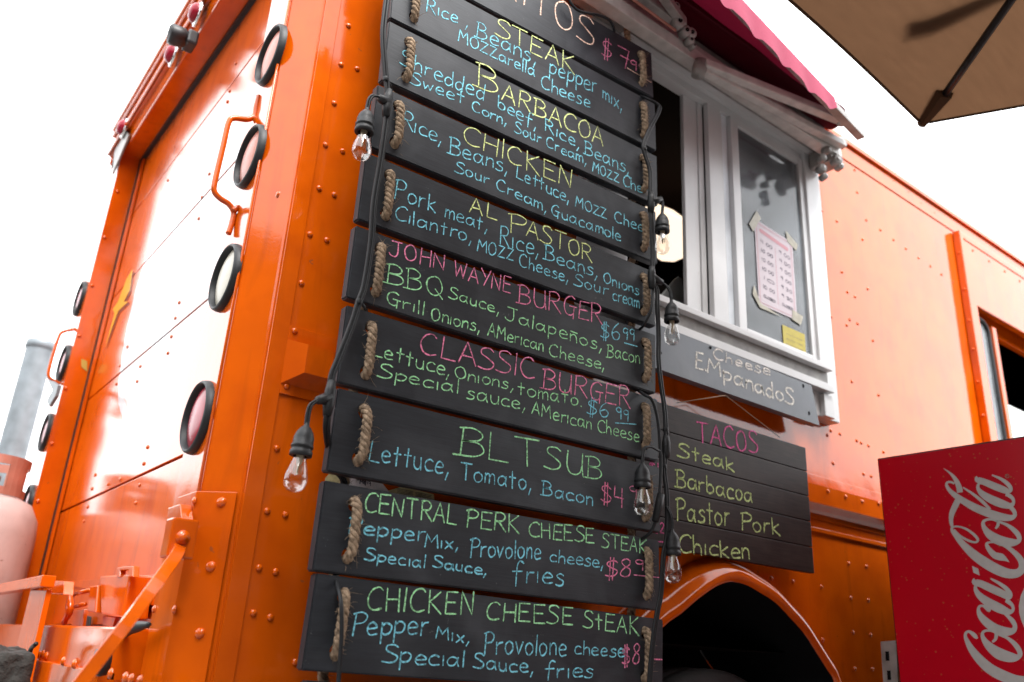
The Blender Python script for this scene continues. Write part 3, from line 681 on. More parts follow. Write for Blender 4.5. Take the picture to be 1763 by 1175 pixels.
ty = MB(); yy = .04; prof = [(R_ * .6, .0), (R_ * .72, -.02), (R_ * .9, -.022), (R_ * .97, -.008)]
for k in range(5): prof += [(R_ * 1.0, .005 + k * .045), (R_ * 1.0, .03 + k * .045), (R_ * .965, .034 + k * .045), (R_ * .965, .046 + k * .045)]
prof += [(R_ * .9, .25)]
wz = twc.z - R_; ty.lathe(prof, (twc.x - .02, yy, wz), (0, 1, 0), 56); wheel = O('wheel', ty, 'tyre')
ri = MB(); ri.lathe([(.02, .05), (.12, .05), (.17, .02), (R_ * .62, .0)], (twc.x - .02, yy, wz), (0, 1, 0), 32); ri.build('rim', M['dirty_white'], wheel)

# vertical post and cab opening -----------------------------------------------
xp0 = at('y', -.001, 1634, 395).x + .02; zt_ = at('y', -.028, 1650, 395).z; xw0 = at('y', -.028, 1683, 527).x; zw1 = at('y', -.028, 1683, 527).z
cpn = MB(); cpn.plate([[(xp0, -.028, .9), (5.2, -.028, .9), (5.2, -.028, zt_), (xp0, -.028, zt_)], [(xw0, -.028, 1.55), (4.1, -.028, 1.55), (4.1, -.028, zw1), (xw0, -.028, zw1)]], (0, .026, 0))
cabp = O('cab_side_panel', cpn, 'orange', bevel=.003)
rv_p = rivet_mesh(.0055, 'post_side_rivet', 'orange', (-1, 0, 0))
for (x, y) in [(1455, 148), (1472, 306), (1497, 450), (1514, 577), (1535, 724), (1557, 875)]:
    p = at('y', -.022, 1100 + x / 2.611, 380 + y / 2.611); rivet(rv_p, (xp0 - .0005, -.014, p.z), cabp)
rvr = MB(); rvr.box((xp0 + .03, -.031, zt_ - .03), (5.2, -.0285, zt_ - .024)); O('cab_panel_bead', rvr, 'orange', cabp)
for k in range(6): rivet(rv_s2, (xp0 + .09 + k * .13, -.0285, zt_ - .055), cabp)
rc = MB(); rc.plate([[(xw0 - .02, .0305, 1.5), (4.2, .0305, 1.5), (4.2, .0305, 2.33), (xw0 - .02, .0305, 2.33)], [(xw0 + .02, .0305, 1.55), (4.06, .0305, 1.55), (4.06, .0305, zw1 - .035), (xw0 + .02, .0305, zw1 - .035)]], (0, .02, 0)); O('cab_window_recess', rc, 'orange')
def rrect(x0, x1, z0, z1, r, y, n=6):
    out = []
    for (cx_, cz_, a0) in ((x1 - r, z1 - r, 0), (x0 + r, z1 - r, 90), (x0 + r, z0 + r, 180), (x1 - r, z0 + r, 270)):
        for k in range(n + 1):
            a = radians(a0 + 90 * k / n); out.append((cx_ + r * cos(a), y, cz_ + r * sin(a)))
    return out
xg0 = at('y', .0, 1693, 600).x - .09; xg1 = at('y', .0, 1728, 744).x; zg1 = at('y', .0, 1696, 556).z
cwf = MB(); path = rrect(xg0, xg1, 1.5, zg1, .05, .0); cwf.tube(path + [path[0]], .008, 8, cap=False); cw = O('cab_window', cwf, 'rubber')
cg = MB(); cg.prism(rrect(xg0, xg1, 1.5, zg1, .05, .002, 4), (0, .004, 0)); cg.build('glass', M['pane'], cw)
cv = MB(); cv.box((xg0 + .006, .009, 1.5), (xg1 - .006, .012, zg1 - .01)); cv.build('pale_backing', M['pale_backing'], cw)  # white sheet added to stand in for sky reflected in the pane
pbx = MB(); pbx.box((xg1 + .013, -.012, 1.5), (xg1 + .045, .029, zw1 - .036)); O('cab_pillar', pbx, 'orange', bevel=.003)
cwh = MB(); cwh.box((xg1 + .05, .06, 1.5), (4.1, .07, at('y', .06, 1742, 700).z)); O('cab_seat_back', cwh, 'pale_backing')

# interior ----------------------------------------------------------------------
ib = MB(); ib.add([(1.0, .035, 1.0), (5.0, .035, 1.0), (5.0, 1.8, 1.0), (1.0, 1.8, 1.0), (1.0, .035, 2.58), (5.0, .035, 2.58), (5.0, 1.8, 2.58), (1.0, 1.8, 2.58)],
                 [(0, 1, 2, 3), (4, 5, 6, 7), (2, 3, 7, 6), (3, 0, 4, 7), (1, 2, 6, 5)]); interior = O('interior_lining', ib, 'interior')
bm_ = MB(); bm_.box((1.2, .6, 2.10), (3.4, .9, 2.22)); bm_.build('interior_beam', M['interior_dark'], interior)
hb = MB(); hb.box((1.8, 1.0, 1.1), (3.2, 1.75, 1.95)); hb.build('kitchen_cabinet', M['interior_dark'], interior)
# lit lamp cover
la = MB(); P_ = [at('y', .45, *p) for p in ((1126, 347), (1160, 360), (1194, 385), (1224, 396), (1226, 408), (1210, 420), (1196, 437), (1176, 435), (1150, 418), (1126, 400))]
la.prism(P_, (0, .10, 0)); O('ceiling_lamp', la, 'lamp', bevel=.012, label='lit cream lamp cover seen through the serving window')

# serving window -------------------------------------------------------------------
sw = MB(); sw.plate([[(1.105, -.034, 1.60), (2.047, -.034, 1.60), (2.047, -.034, 2.475), (1.105, -.034, 2.475)],
                     [(1.232, -.034, 1.745), (1.975, -.034, 1.745), (1.975, -.034, 2.435), (1.232, -.034, 2.435)]], (0, .05, 0))
swin = O('serving_window', sw, 'white', bevel=.003)
def wbox(name, lo, hi, mt='white', bev=.0015): return MB().box(lo, hi).build(name, M[mt], swin, bev)
wbox('head_rail', (1.20, -.052, 2.435), (2.0, -.0345, 2.452)); wbox('head_rail', (1.12, -.062, 2.462), (2.05, -.035, 2.476))
wbox('sill', (1.21, -.064, 1.728), (1.985, -.0345, 1.744)); wbox('sill_channel', (1.21, -.046, 1.690), (1.985, -.0345, 1.7275), 'dirty_white')
wbox('sill', (1.20, -.060, 1.668), (1.99, -.0345, 1.689)); wbox('sill_cleat', (1.955, -.050, 1.60), (2.0, -.0345, 1.662))
wbox('bottom_track', (1.233, -.020, 1.7455), (1.974, .012, 1.757)); wbox('top_track', (1.233, -.020, 2.4105), (1.974, .012, 2.4345))
xs = [at('y', -.02, *p).x for p in ((1189, 300), (1212, 300), (1222, 300), (1245, 300), (1257, 300), (1271, 300))]
def stile(x0, x1, y0, y1, mt='white'): return wbox('stile', (x0, y0, 1.758), (x1, y1, 2.410), mt, .002)
stile(xs[0], xs[1], .0, .012); stile(xs[1] + .001, xs[1] + .020, -.004, .010)
stile(xs[2] - .002, xs[3] - .004, -.022, -.006); stile(xs[3] - .0035, xs[3] + .009, -.014, -.006)
wbox('seal', (xs[3] + .010, -.012, 1.758), (xs[4] + .004, .0, 2.41), 'curtain')
stile(xs[4] + .005, xs[5], -.026, -.010)
stile(1.955, 1.9745, -.026, -.010)
wbox('rail', (xs[5] + .001, -.0255, 1.758), (1.9545, -.010, 1.776)); wbox('rail', (xs[5] + .001, -.0255, 2.39), (1.9545, -.010, 2.410))
MB().box((xs[5], -.018, 1.777), (1.955, -.0145, 2.389)).build('glass', M['pane'], swin)
MB().box((xs[1] + .021, .002, 1.758), (xs[2] + .02, .005, 2.41)).build('glass', M['pane'], swin)
# plastic sheet behind the fixed pane
cs = MB(); nx, nz = 24, 12; vs = []; fs = []
for j in range(nz + 1):
    for i in range(nx + 1):
        x = xs[5] - .01 + (1.94 - xs[5]) * i / nx; z = 1.76 + (.625 + .02 * sin(i * .9)) * j / nz
        vs.append((x, .045 + .012 * sin(i * 1.3 + j * .2) + .006 * noise.noise(Vector((i * .7, j * .9, 0))), z))
fs = [(j * (nx + 1) + i, j * (nx + 1) + i + 1, (j + 1) * (nx + 1) + i + 1, (j + 1) * (nx + 1) + i) for j in range(nz) for i in range(nx)]
cs.add(vs, fs, True); cs.build('plastic_sheet', M['curtain'], swin)
for p in ((1189, 400), ): pass

# ------------------------------------------------------------------ lettering
G = {
'A': (6, '-0,0 3,10 6,0|-1,3.5 5,3.5'), 'B': (6, '-.8,10 .8,0|~-.2,9.7 3,10.2 5.2,8.3 4.4,6 1,5.2|~1,5.2 4.8,4.8 6,2.3 4,.2 -.8,-.2'),
'C': (6, '~5.8,8.6 4.2,10 1.6,8.8 .2,5 1.2,1.2 3.4,0 6,.9'), 'D': (6, '-.5,10 .5,0|~.3,10 4,9 6,5 4,1 .3,0'),
'E': (5.4, '-5.4,10 .5,10 .3,0 5.6,.1|-.4,5.3 4.6,5.3'), 'F': (5.2, '-5.4,10 .5,10 .3,0|-.4,5.3 4.6,5.3'),
'G': (6.2, '~5.6,8.8 3.8,10 1.2,8.4 .2,4.6 1.4,1 3.8,.3 5.2,2|-3,4.8 6.6,4.8|-5.3,4.8 5.1,-1.2'),
'H': (5.6, '-.3,10 .3,0|-5.4,10 5.5,-.2|-.3,5 5.4,5.4'), 'I': (1, '-.5,10 .5,0'),
'J': (5.4, '-.5,10 5.5,10|~3.6,10 3.7,3 2.5,.2 .4,.6 -.4,2'), 'K': (5.8, '-.4,10 .5,-.4|-5.4,9.6 .6,5 6,-.6'),
'L': (5.2, '-.5,10 .3,.2 5.4,0'), 'M': (7, '-0,0 .8,10 3.4,4 6.2,10 7,0'), 'N': (5.8, '-.2,0 .3,10 5.3,0 5.6,10'),
'O': (6, '~3,10 .8,8.2 .1,5 1.2,1 3.4,0 5.6,2 6,5.4 4.8,9 3,10'), 'P': (5.4, '-.8,10 .6,-.4|~-.3,9.4 3,10.3 5.6,8.6 4.6,5.8 .8,5'),
'Q': (6.4, '~3,10 .8,8.2 .1,5 1.2,1 3.4,0 5.6,2 6,5.4 4.8,9 3,10|-3.4,3.4 6.4,-1'), 'R': (5.8, '-.5,10 .4,0|~.2,9.8 3.4,10.2 5.2,8.2 4,5.6 .6,5|-2,5.1 6,-.4'),
'S': (5.6, '~5.6,8.8 4,10 1.4,9.4 1,7 3.2,5.4 5.6,3.4 5,.9 2.6,-.1 -.2,.5'), 'T': (6.2, '-0,10 6.2,10|-3.1,10 3.2,0'),
'U': (5.8, '~.3,10 .2,4 1.2,.6 3.2,0 4.8,1.2 5.4,4|-5.4,10 5.4,4 5.8,0'), 'W': (7.6, '-0,10 1.6,0 3.8,8 5.8,0 7.6,10'),
'Y': (5.8, '-0,10 3,5.4|-5.8,10 2.4,-.2'), 'Z': (5.8, '-.3,9 5.5,9 .2,.2 6,.2'), 'X': (5.4, '-.2,9.4 5.2,0|-5.2,10 .3,-.4'), 'V': (5, '-.2,10 2.6,0 5,10'),
'a': (5.4, '~4.6,4.6 2.6,5.6 .6,4.4 .1,2 1.2,.2 3.2,.6 4.6,3.4|-4.8,5.4 4.6,2 5.4,0'), 'b': (4.8, '-.3,10 .4,.4|~.4,3.6 2.4,5.4 4.6,4 4.6,1.4 2.6,0 .5,.6'),
'c': (4.6, '~4.6,4.8 2.8,5.6 .8,4.4 .3,2 1.6,.1 4.8,.5'), 'd': (4.6, '~4.2,4.4 2.2,5.4 .3,3.6 .4,1 2.2,0 4.2,1.8|-4.4,10 4.4,0'),
'e': (4.8, '~.4,2.9 4.4,3.4 4,5 2.2,5.8 .6,4.4 .3,1.8 1.8,.1 4.8,.7'), 'f': (4.8, '~5,9.6 3.4,10.4 2.2,8.4 2.1,4 2,-2|-.2,5 4.6,5.4'),
'g': (4.8, '~4.2,4.6 2.2,5.4 .3,3.6 .6,1 2.4,.6 4.2,3|~4.4,5 4.4,-2 2.6,-3.4 .4,-2.6'),
'h': (4.4, '-.4,10 .3,0|~.4,3.4 2,5.4 3.8,4.6 4.2,2 4.2,0'), 'i': (1, '-.4,5.8 .5,0'), 'k': (4.6, '-.4,9 .4,0|-4.2,6 .5,3 4.6,-.2'),
'l': (1, '-.4,10 .5,0'), 'm': (6.2, '-.3,5.6 .3,0|~.3,3.6 1.6,5.4 2.8,4.6 3,0|~3,3.6 4.4,5.6 5.8,4.4 6.2,0'),
'n': (4.4, '-.3,5.6 .3,0|~.3,3.4 2,5.6 3.8,4.6 4.2,0'), 'o': (4.8, '~2.4,5.7 .6,4.6 .2,2.4 1.4,.2 3,.1 4.6,1.8 4.4,4.4 2.4,5.7'),
'p': (4.8, '-.4,6 .3,-3.6|~.4,4.6 2.4,6 4.6,4.6 4,1.6 2,.6 .4,1.2'), 'r': (3.6, '-.4,5.6 .4,0|~.4,3.4 1.6,5.2 3.6,5.6'),
's': (4.2, '~4,5 2.4,5.8 .8,4.6 2,3.2 4,2.2 3.6,.4 1.8,-.2 0,.3'), 't': (4.2, '-2,9 2.1,0|-.2,5.8 4,5.8'),
'u': (4.6, '~.3,5.6 .4,2 1.6,.1 3.4,.4 4.2,2.4|-4.2,5.6 4.4,0'), 'v': (4.6, '-.2,5.6 2.2,0 4.4,5.6'), 'w': (5.8, '-0,5.4 1.2,0 2.8,4 4.2,0 5.6,5.4'),
'x': (4.4, '-.2,5.4 4.2,0|-4.2,5.6 .3,-.4'), 'y': (4.8, '-.2,5.6 2.2,2|-4.6,5.6 1.4,-3.6'), 'z': (4.8, '-.2,5.2 4.2,5.2 .4,.2 4.8,.2'),
'ñ': (4.4, '-.3,5.6 .3,0|~.3,3.4 2,5.6 3.8,4.6 4.2,0|-.4,7.6 4.4,7.4'), ',': (1.4, '-1.2,1.2 .1,-2.4'), '.': (.8, '-.3,.5 .6,.1'), ' ': (2.4, ''),
'-': (4, '-.2,4.5 3.8,4.6'), '=': (4, '-.2,4 3.8,4.2|-.2,5.6 3.8,5.8'), '_': (5, '-0,0 5,0'),
'$': (5.4, '~5.2,8 3.6,9 1.2,8.2 1,6.4 3,5 5.2,3.4 4.6,1.4 2.4,.6 .2,1.2|-2.2,10.6 2,-1.4|-3.6,10.6 3.4,-1.4'),
'0': (5, '~2.6,10 .6,8 .1,4.6 1.2,.6 3,.1 4.8,2.6 4.8,7 2.6,10'), '1': (1.6, '-.9,10 .9,0'), '2': (5, '~.3,8.2 2.2,10 4.6,8.4 3.4,5 .4,.4|-.4,.3 5,.2'), '3': (5, '~.3,9 3,10 4.6,7.8 2,5.4|~2,5.4 5,4 4,.6 .2,.6'),
'4': (5, '-.6,10 .2,4.4 5,4.6|-4.4,10 4,-.2'), '5': (5, '-4.6,10 .8,10 .6,5.6|~.6,5.6 4,6 4.8,3 3,.2 .2,.8'), '6': (5, '~4,10 1.4,7.4 .2,3.6 1.6,.2 4,.6 4.8,3.2 3,5 .6,3.6'),
'7': (5, '-.2,10 5,10 3.4,0|-1.4,5.4 5,5.6'), '8': (5.2, '~4.6,8.6 2.8,10 .8,8.4 2,6 4.4,4 4.2,.8 2,0 .2,1.6 1.4,4.4 4.2,6.6 4.6,8.6'), '9': (4.6, '~4.2,9 2.2,10 .4,8.2 1.2,5.8 3.4,6 4.3,9|-4.3,9.4 4,0'), ':': (1, '-.4,6 .5,5.4|-.4,2 .5,1.4'),
}
PARSED = {}
for ch, (w_, s_) in G.items():
    sts = []
    for part in s_.split('|'):
        if not part: continue
        kind = part[0]; pts = [tuple(float(q) for q in p.split(',')) for p in part[1:].split()]
        sts.append((kind, pts))
    PARSED[ch] = (w_, sts)
lr_ = random.Random(11)
def write(mb, text, ax, val, x0, y0, x1, y1, h, lw=.0024, nrm=(0, -1, 0), jit=.35, h1=None):
    """hand-letter a word on the plane ax = val; its baseline runs between the two surveyed points"""
    A = at(ax, val, x0, y0); B = at(ax, val, x1, y1)
    ha = (at(ax, val, x0, y0 - h) - A).length; hb_ = (at(ax, val, x1, y1 - (h1 or h)) - B).length
    gap = 1.5; tot = sum(PARSED[c][0] for c in text) + gap * (len(text) - 1); cur = 0.
    up = Vector((0, 0, 1))
    for c in text:
        w_, sts = PARSED[c]; bx = lr_.uniform(-jit, jit) * .5; by = lr_.uniform(-jit, jit); sx = 1 + lr_.uniform(-.06, .06); sy = 1 + lr_.uniform(-.06, .06); sl_ = lr_.uniform(-.03, .05)
        for kind, pts in sts:
            pp = [(x * sx + bx + lr_.uniform(-jit, jit) * .3 + y * sl_, y * sy + by + lr_.uniform(-jit, jit) * .3) for x, y in pts]
            q = [Vector((a, b, 0)) for a, b in pp]
            q = smooth(q, 6) if kind == '~' else [q[0].lerp(q[0], 0)] + sum([[q[i].lerp(q[i + 1], k / 3) for k in (1, 2, 3)] for i in range(len(q) - 1)], [])
            P3 = []
            for p in q:
                u = (cur + p.x) / tot; hh = (ha + (hb_ - ha) * u) / 10
                P3.append(A + (B - A) * u + up * p.y * hh)
            ws = [lw * (1 + .45 * noise.noise(P3[i] * 70) + .3 * noise.noise(P3[i] * 260)) for i in range(len(P3))]
            mb.ribbon(P3, ws, nrm)
        cur += w_ + gap

# ------------------------------------------------------------------ the menu planks on their ropes
menu = thing('menu_board', 'tall hanging menu of black chalk-lettered planks strung on two ropes', 'menu board')
YP = -.105; TH = .020
plank_px = [((640, -245), (1122, 98), (1126, 173), (633, -130)),
 ((678, -62), (1128, 178), (1131, 262), (673, 26)), ((674, 36), (1132, 269), (1132, 355), (656, 137)), ((653, 146), (1131, 363), (1130, 457), (637, 253)),
 ((632, 264), (1130, 466), (1129, 566), (616, 376)), ((616, 388), (1130, 578), (1130, 678), (594, 512)), ((598, 526), (1132, 689), (1134, 793), (579, 658)),
 ((584, 671), (1136, 802), (1136, 922), (561, 808)), ((559, 832), (1138, 934), (1136, 1049), (539, 978)), ((544, 994), (1142, 1073), (1140, 1190), (521, 1147)),
 ((526, 1168), (1142, 1213), (1140, 1330), (505, 1320))]
z4 = lambda x, y: (600 + x / 2.733, y / 2.733)
z5 = lambda x, y: (560 + x / 2.733, 380 + y / 2.733)
z6 = lambda x, y: (500 + x / 2.593, 745 + y / 2.593)
ropeL = [(722, -95), z4(310, 28), z4(280, 265), z4(228, 560), z4(187, 890), z5(250, 220), z5(203, 610), z5(170, 995), z6(272, 425), z6(222, 850), (570, 1245)]
ropeR = [z4(1375, 330), z4(1383, 570), z4(1385, 830), z4(1386, 1085), z5(1497, 350), z5(1503, 650), z5(1501, 965), z6(1583, 325), z6(1589, 640), z6(1582, 990), (1113, 1275)]
ropeL = [at('y', YP, *p) for p in ropeL]; ropeR = [at('y', YP, *p) for p in ropeR]
def slot(cx_, cz_, w_, h_, y, n=14): return [(cx_ + w_ * cos(2 * pi * k / n), y, cz_ + h_ * sin(2 * pi * k / n)) for k in range(n)]
planks = []; HL = .0385
for i, q in enumerate(plank_px):
    c3 = [at('y', YP, *p) for p in q]
    zt0 = (c3[0].z + c3[1].z) / 2; zb0_ = (c3[2].z + c3[3].z) / 2; xm0 = (c3[0].x + c3[3].x) / 2; xm1 = (c3[1].x + c3[2].x) / 2
    tilt = ((c3[1].z - c3[0].z) + (c3[2].z - c3[3].z)) / 2 / (xm1 - xm0)
    zc = (zt0 + zb0_) / 2; hh = .0655; xc = (xm0 + xm1) / 2
    if i == 10: zc = planks[-1][1] - .148
    if i == 0: zc = at('y', YP, 1124, 136).z - .008; tilt = .05; xm1 = at('y', YP, 1124, 136).x; xm0 = xm1 - .715; xc = (xm0 + xm1) / 2
    hw_ = (xm1 - xm0) / 2
    def rp(dx, dz, y): return Vector((xc + dx - dz * tilt, y, zc + dz + dx * tilt))
    dxl, dxr = ropeL[i].x - xc, ropeR[i].x - xc
    for dd in range(1): pass
    j = lambda s: lr_.uniform(-s, s)
    out = [rp(-hw_ + j(.002), -hh, YP), rp(hw_ + j(.002), -hh + j(.001), YP), rp(hw_ + j(.002), hh + j(.001), YP), rp(-hw_, hh, YP)]
    holes = []; rl_ = []
    for dx in (dxl, dxr):
        pt = []
        for s_ in (1, -1):
            cpt_ = rp(dx, s_ * HL, YP); holes.append([Vector(v) for v in slot(cpt_.x, cpt_.z, .0105, .0125, YP)]); pt.append(cpt_)
        rl_.append(pt)
    mb = MB(); mb.plate([out] + holes, (0, TH, 0))
    me = mb.mesh('plank', M['plank'])
    bm = bmesh.new(); bm.from_mesh(me); bmesh.ops.remove_doubles(bm, verts=bm.verts, dist=1e-6)
    ed = [e for e in bm.edges if len(e.link_faces) == 2 and e.calc_face_angle(0) > 1.2 and e.calc_length() > .012]
    bmesh.ops.bevel(bm, geom=ed, offset=.0022, segments=2, affect='EDGES'); bm.to_mesh(me); bm.free()
    o = bpy.data.objects.new('plank', me); COL.objects.link(o); o.parent = menu
    planks.append((o, zc, rl_))

def rope(pts, name, parent, seed):
    """three-strand laid rope along pts"""
    path = smooth(pts, 7); d = [0]
    for a, b in zip(path, path[1:]): d.append(d[-1] + (b - a).length)
    # resample
    N = int(d[-1] / .0035); rs = []; k = 0
    for i in range(N + 1):
        s_ = d[-1] * i / N
        while k < len(d) - 2 and d[k + 1] < s_: k += 1
        rs.append(path[k].lerp(path[k + 1], (s_ - d[k]) / max(1e-9, d[k + 1] - d[k])))
    mb = MB(); a = Vector((1, 0, 0)); fr = []
    for i, p in enumerate(rs):
        t = (rs[min(i + 1, N)] - rs[max(i - 1, 0)]).normalized(); a = (a - t * a.dot(t)).normalized(); fr.append((a.copy(), t.cross(a), t))
    for sidx in range(3):
        pts_ = []; rr = []
        for i, p in enumerate(rs):
            w_ = -2 * pi * (d[-1] * i / N) / .030 + sidx * 2 * pi / 3
            A, B, t = fr[i]; pts_.append(p + (A * cos(w_) + B * sin(w_)) * .0044); rr.append(.0041 * (1 + .1 * noise.noise(Vector((i * .3, sidx * 9, seed)))))
        mb.tube(pts_, rr, 8)
    o = mb.build(name, M['rope'], parent)
    rnd = random.Random(seed); fb = MB()
    for _ in range(int(N * 3.2)):
        i = rnd.randrange(N); A, B, t = fr[i]; w_ = rnd.uniform(0, 2 * pi); out_ = A * cos(w_) + B * sin(w_)
        if out_.y > .3: continue
        L_ = rnd.uniform(.003, .011) * (2.0 if rnd.random() < .10 else 1); p0 = rs[i] + out_ * .0075; dr_ = (out_ * rnd.uniform(.3, 1) + t * rnd.uniform(-1, 1) + Vector((rnd.uniform(-.4, .4), 0, -.3))).normalized()
        p1 = p0 + dr_ * L_ * .5; p2 = p1 + (dr_ + Vector((rnd.uniform(-.6, .6), rnd.uniform(-.3, .3), rnd.uniform(-.8, .2)))).normalized() * L_ * .5
        fb.tube([p0, p1, p2], [.00034, .0003, .00018], 3, cap=False)
    tag(fb.build('frayed_fibres', M['rope'], o), kind='stuff')
    return o
for side_i in (0, 1):
    pts = [planks[0][2][side_i][0] + Vector((.0, .045, .20)), planks[0][2][side_i][0] + Vector((0, .045, .10))]
    pts = [Vector(p) for p in pts]
    for (o, zc, rl_) in planks:
        t_, b_ = rl_[side_i]
        jx = lr_.uniform(-.003, .003)
        pts += [t_ + Vector((0, .036, .020)), t_ + Vector((0, .012, .008)), t_ + Vector((0, -.003, .002)), t_ + Vector((jx, -.0085, -.008)), t_ + Vector((jx, -.0095, -.018)), t_.lerp(b_, .5) + Vector((jx, -.0095, 0)), b_ + Vector((jx, -.0095, .018)), b_ + Vector((jx, -.0085, .008)), b_ + Vector((0, -.003, -.002)), b_ + Vector((0, .012, -.008)), b_ + Vector((0, .036, -.020))]
    r_ = rope(pts, 'rope', menu, 3 + side_i)

# words: (material, text, converter, x0, y0, x1, y1, height)
W = []
def w(pl_, col, conv, text, x0, y0, x1, y1, h, lw=None):
    s_ = 2.733 if conv in (z4, z5) else 2.593
    a, b = conv(x0, y0), conv(x1, y1); W.append((pl_, col, text, a[0], a[1], b[0], b[1], h / s_, lw))
w(0, 'c_peach', z4, 'BURRITOS', 330, -285, 1150, 222, 128, .0034); w(0, 'c_pink', z4, '$', 1190, 265, 1240, 285, 85); w(0, 'c_pink', z4, '7', 1262, 300, 1318, 330, 85); w(0, 'c_pink', z4, '99', 1325, 325, 1395, 352, 42); w(0, 'c_peach', z4, '_', 1315, 322, 1425, 388, 40)
w(1, 'c_blue', z4, 'Rice ,', 365, 52, 560, 128, 62); w(1, 'c_blue', z4, 'Beans,', 598, 172, 880, 302, 76); w(1, 'c_blue', z4, 'pepper', 945, 345, 1168, 440, 78); w(1, 'c_blue', z4, 'mix,', 1195, 462, 1285, 520, 66)
w(1, 'c_lime', z4, 'STEAK', 690, 160, 1060, 345, 82); w(1, 'c_blue', z4, 'MOZZarella', 517, 192, 875, 362, 56); w(1, 'c_blue', z4, 'Cheese', 905, 412, 1135, 508, 62)
w(2, 'c_lime', z4, 'B', 600, 402, 705, 448, 112, .003); w(2, 'c_lime', z4, 'ARBACOA', 722, 468, 1200, 690, 84, .003); w(2, 'c_blue', z4, 'Shredded', 245, 302, 635, 475, 76); w(2, 'c_blue', z4, 'beef,', 702, 506, 882, 608, 62)
w(2, 'c_blue', z4, 'Rice,', 925, 612, 1085, 702, 56); w(2, 'c_blue', z4, 'Beans,', 1110, 722, 1318, 820, 64); w(2, 'c_blue', z4, 'Sweet', 290, 392, 540, 492, 58); w(2, 'c_blue', z4, 'Corn,', 580, 522, 742, 590, 50)
w(2, 'c_blue', z4, 'Sour', 780, 620, 905, 678, 52); w(2, 'c_blue', z4, 'Cream,', 930, 690, 1118, 775, 50); w(2, 'c_blue', z4, 'MOZZ', 1148, 808, 1272, 860, 46); w(2, 'c_blue', z4, 'Che=', 1292, 872, 1408, 918, 50)
w(3, 'c_lime', z4, 'CHICKEN', 540, 668, 1050, 888, 88); w(3, 'c_blue', z4, 'Rice,', 250, 592, 435, 678, 76); w(3, 'c_blue', z4, 'Beans,', 470, 718, 748, 818, 76); w(3, 'c_blue', z4, 'Lettuce,', 790, 838, 1035, 955, 60)
w(3, 'c_blue', z4, 'MOZZ', 1068, 972, 1215, 1030, 50); w(3, 'c_blue', z4, 'Chee-', 1252, 1042, 1418, 1104, 52); w(3, 'c_blue', z4, 'Sour', 500, 808, 660, 868, 52); w(3, 'c_blue', z4, 'Cream,', 695, 888, 930, 1000, 56); w(3, 'c_blue', z4, 'Guacamole', 955, 1012, 1282, 1138, 56)
w(4, 'c_lime', z4, 'AL', 570, 998, 700, 1036, 72); w(4, 'c_lime', z5, 'P', 862, 48, 940, 70, 92); w(4, 'c_lime', z5, 'ASTOR', 945, 70, 1255, 196, 78)
w(4, 'c_blue', z4, 'Pork', 215, 928, 410, 1000, 88); w(4, 'c_blue', z4, 'meat,', 452, 1022, 650, 1090, 66); w(4, 'c_blue', z5, 'Rice,', 820, 112, 1000, 168, 84); w(4, 'c_blue', z5, 'Beans,', 1030, 182, 1280, 268, 66); w(4, 'c_blue', z5, 'Onions', 1310, 290, 1478, 352, 50)
w(4, 'c_blue', z4, 'Cilantro,', 215, 1032, 577, 1142, 66); w(4, 'c_blue', z5, 'MOZZ', 715, 142, 885, 190, 58); w(4, 'c_blue', z5, 'Cheese,', 912, 212, 1142, 290, 58); w(4, 'c_blue', z5, 'Sour', 1170, 302, 1330, 352, 54); w(4, 'c_blue', z5, 'cream', 1352, 374, 1478, 412, 60)
w(5, 'c_pink', z5, 'JOHN', 305, 165, 560, 232, 74); w(5, 'c_pink', z5, 'WAYNE', 605, 262, 870, 345, 76); w(5, 'c_pink', z5, 'BURGER', 905, 385, 1302, 488, 88)
w(5, 'c_green', z5, 'BBQ', 280, 292, 552, 362, 92); w(5, 'c_green', z5, 'Sauce,', 580, 362, 815, 440, 56); w(5, 'c_green', z5, 'Jalapeños,', 850, 468, 1300, 612, 62); w(5, 'c_green', z5, 'Bacon', 1325, 640, 1480, 672, 62)
w(5, 'c_green', z5, 'Grill', 287, 388, 465, 446, 62); w(5, 'c_green', z5, 'Onions,', 497, 465, 725, 525, 62); w(5, 'c_green', z5, 'AMerican', 765, 540, 1025, 615, 60); w(5, 'c_green', z5, 'Cheese,', 1052, 634, 1312, 702, 58)
w(5, 'c_blue', z5, '$6', 1295, 550, 1385, 566, 76); w(5, 'c_blue', z5, '99', 1398, 556, 1456, 570, 52); w(5, 'c_blue', z5, '_', 1410, 576, 1470, 592, 40)
w(6, 'c_pink', z5, 'CLASSIC', 440, 624, 985, 750, 100, .003); w(6, 'c_pink', z5, 'BURGER', 1020, 785, 1432, 882, 90, .003); w(6, 'c_green', z5, 'Lettuce,', 217, 632, 582, 735, 74); w(6, 'c_green', z5, 'Onions,', 610, 738, 882, 798, 58)
w(6, 'c_green', z5, 'tomato.', 905, 815, 1205, 875, 64); w(6, 'c_green', z5, 'Special', 248, 735, 625, 815, 62); w(6, 'c_green', z5, 'sauce,', 662, 838, 940, 890, 66); w(6, 'c_green', z5, 'AMerican', 972, 908, 1252, 985, 62); w(6, 'c_green', z5, 'Cheese', 1282, 992, 1476, 1042, 60)
w(6, 'c_blue', z5, '$6', 1230, 912, 1330, 928, 74); w(6, 'c_blue', z5, '99', 1368, 930, 1425, 944, 50); w(6, 'c_blue', z5, '_', 1365, 953, 1460, 960, 40)
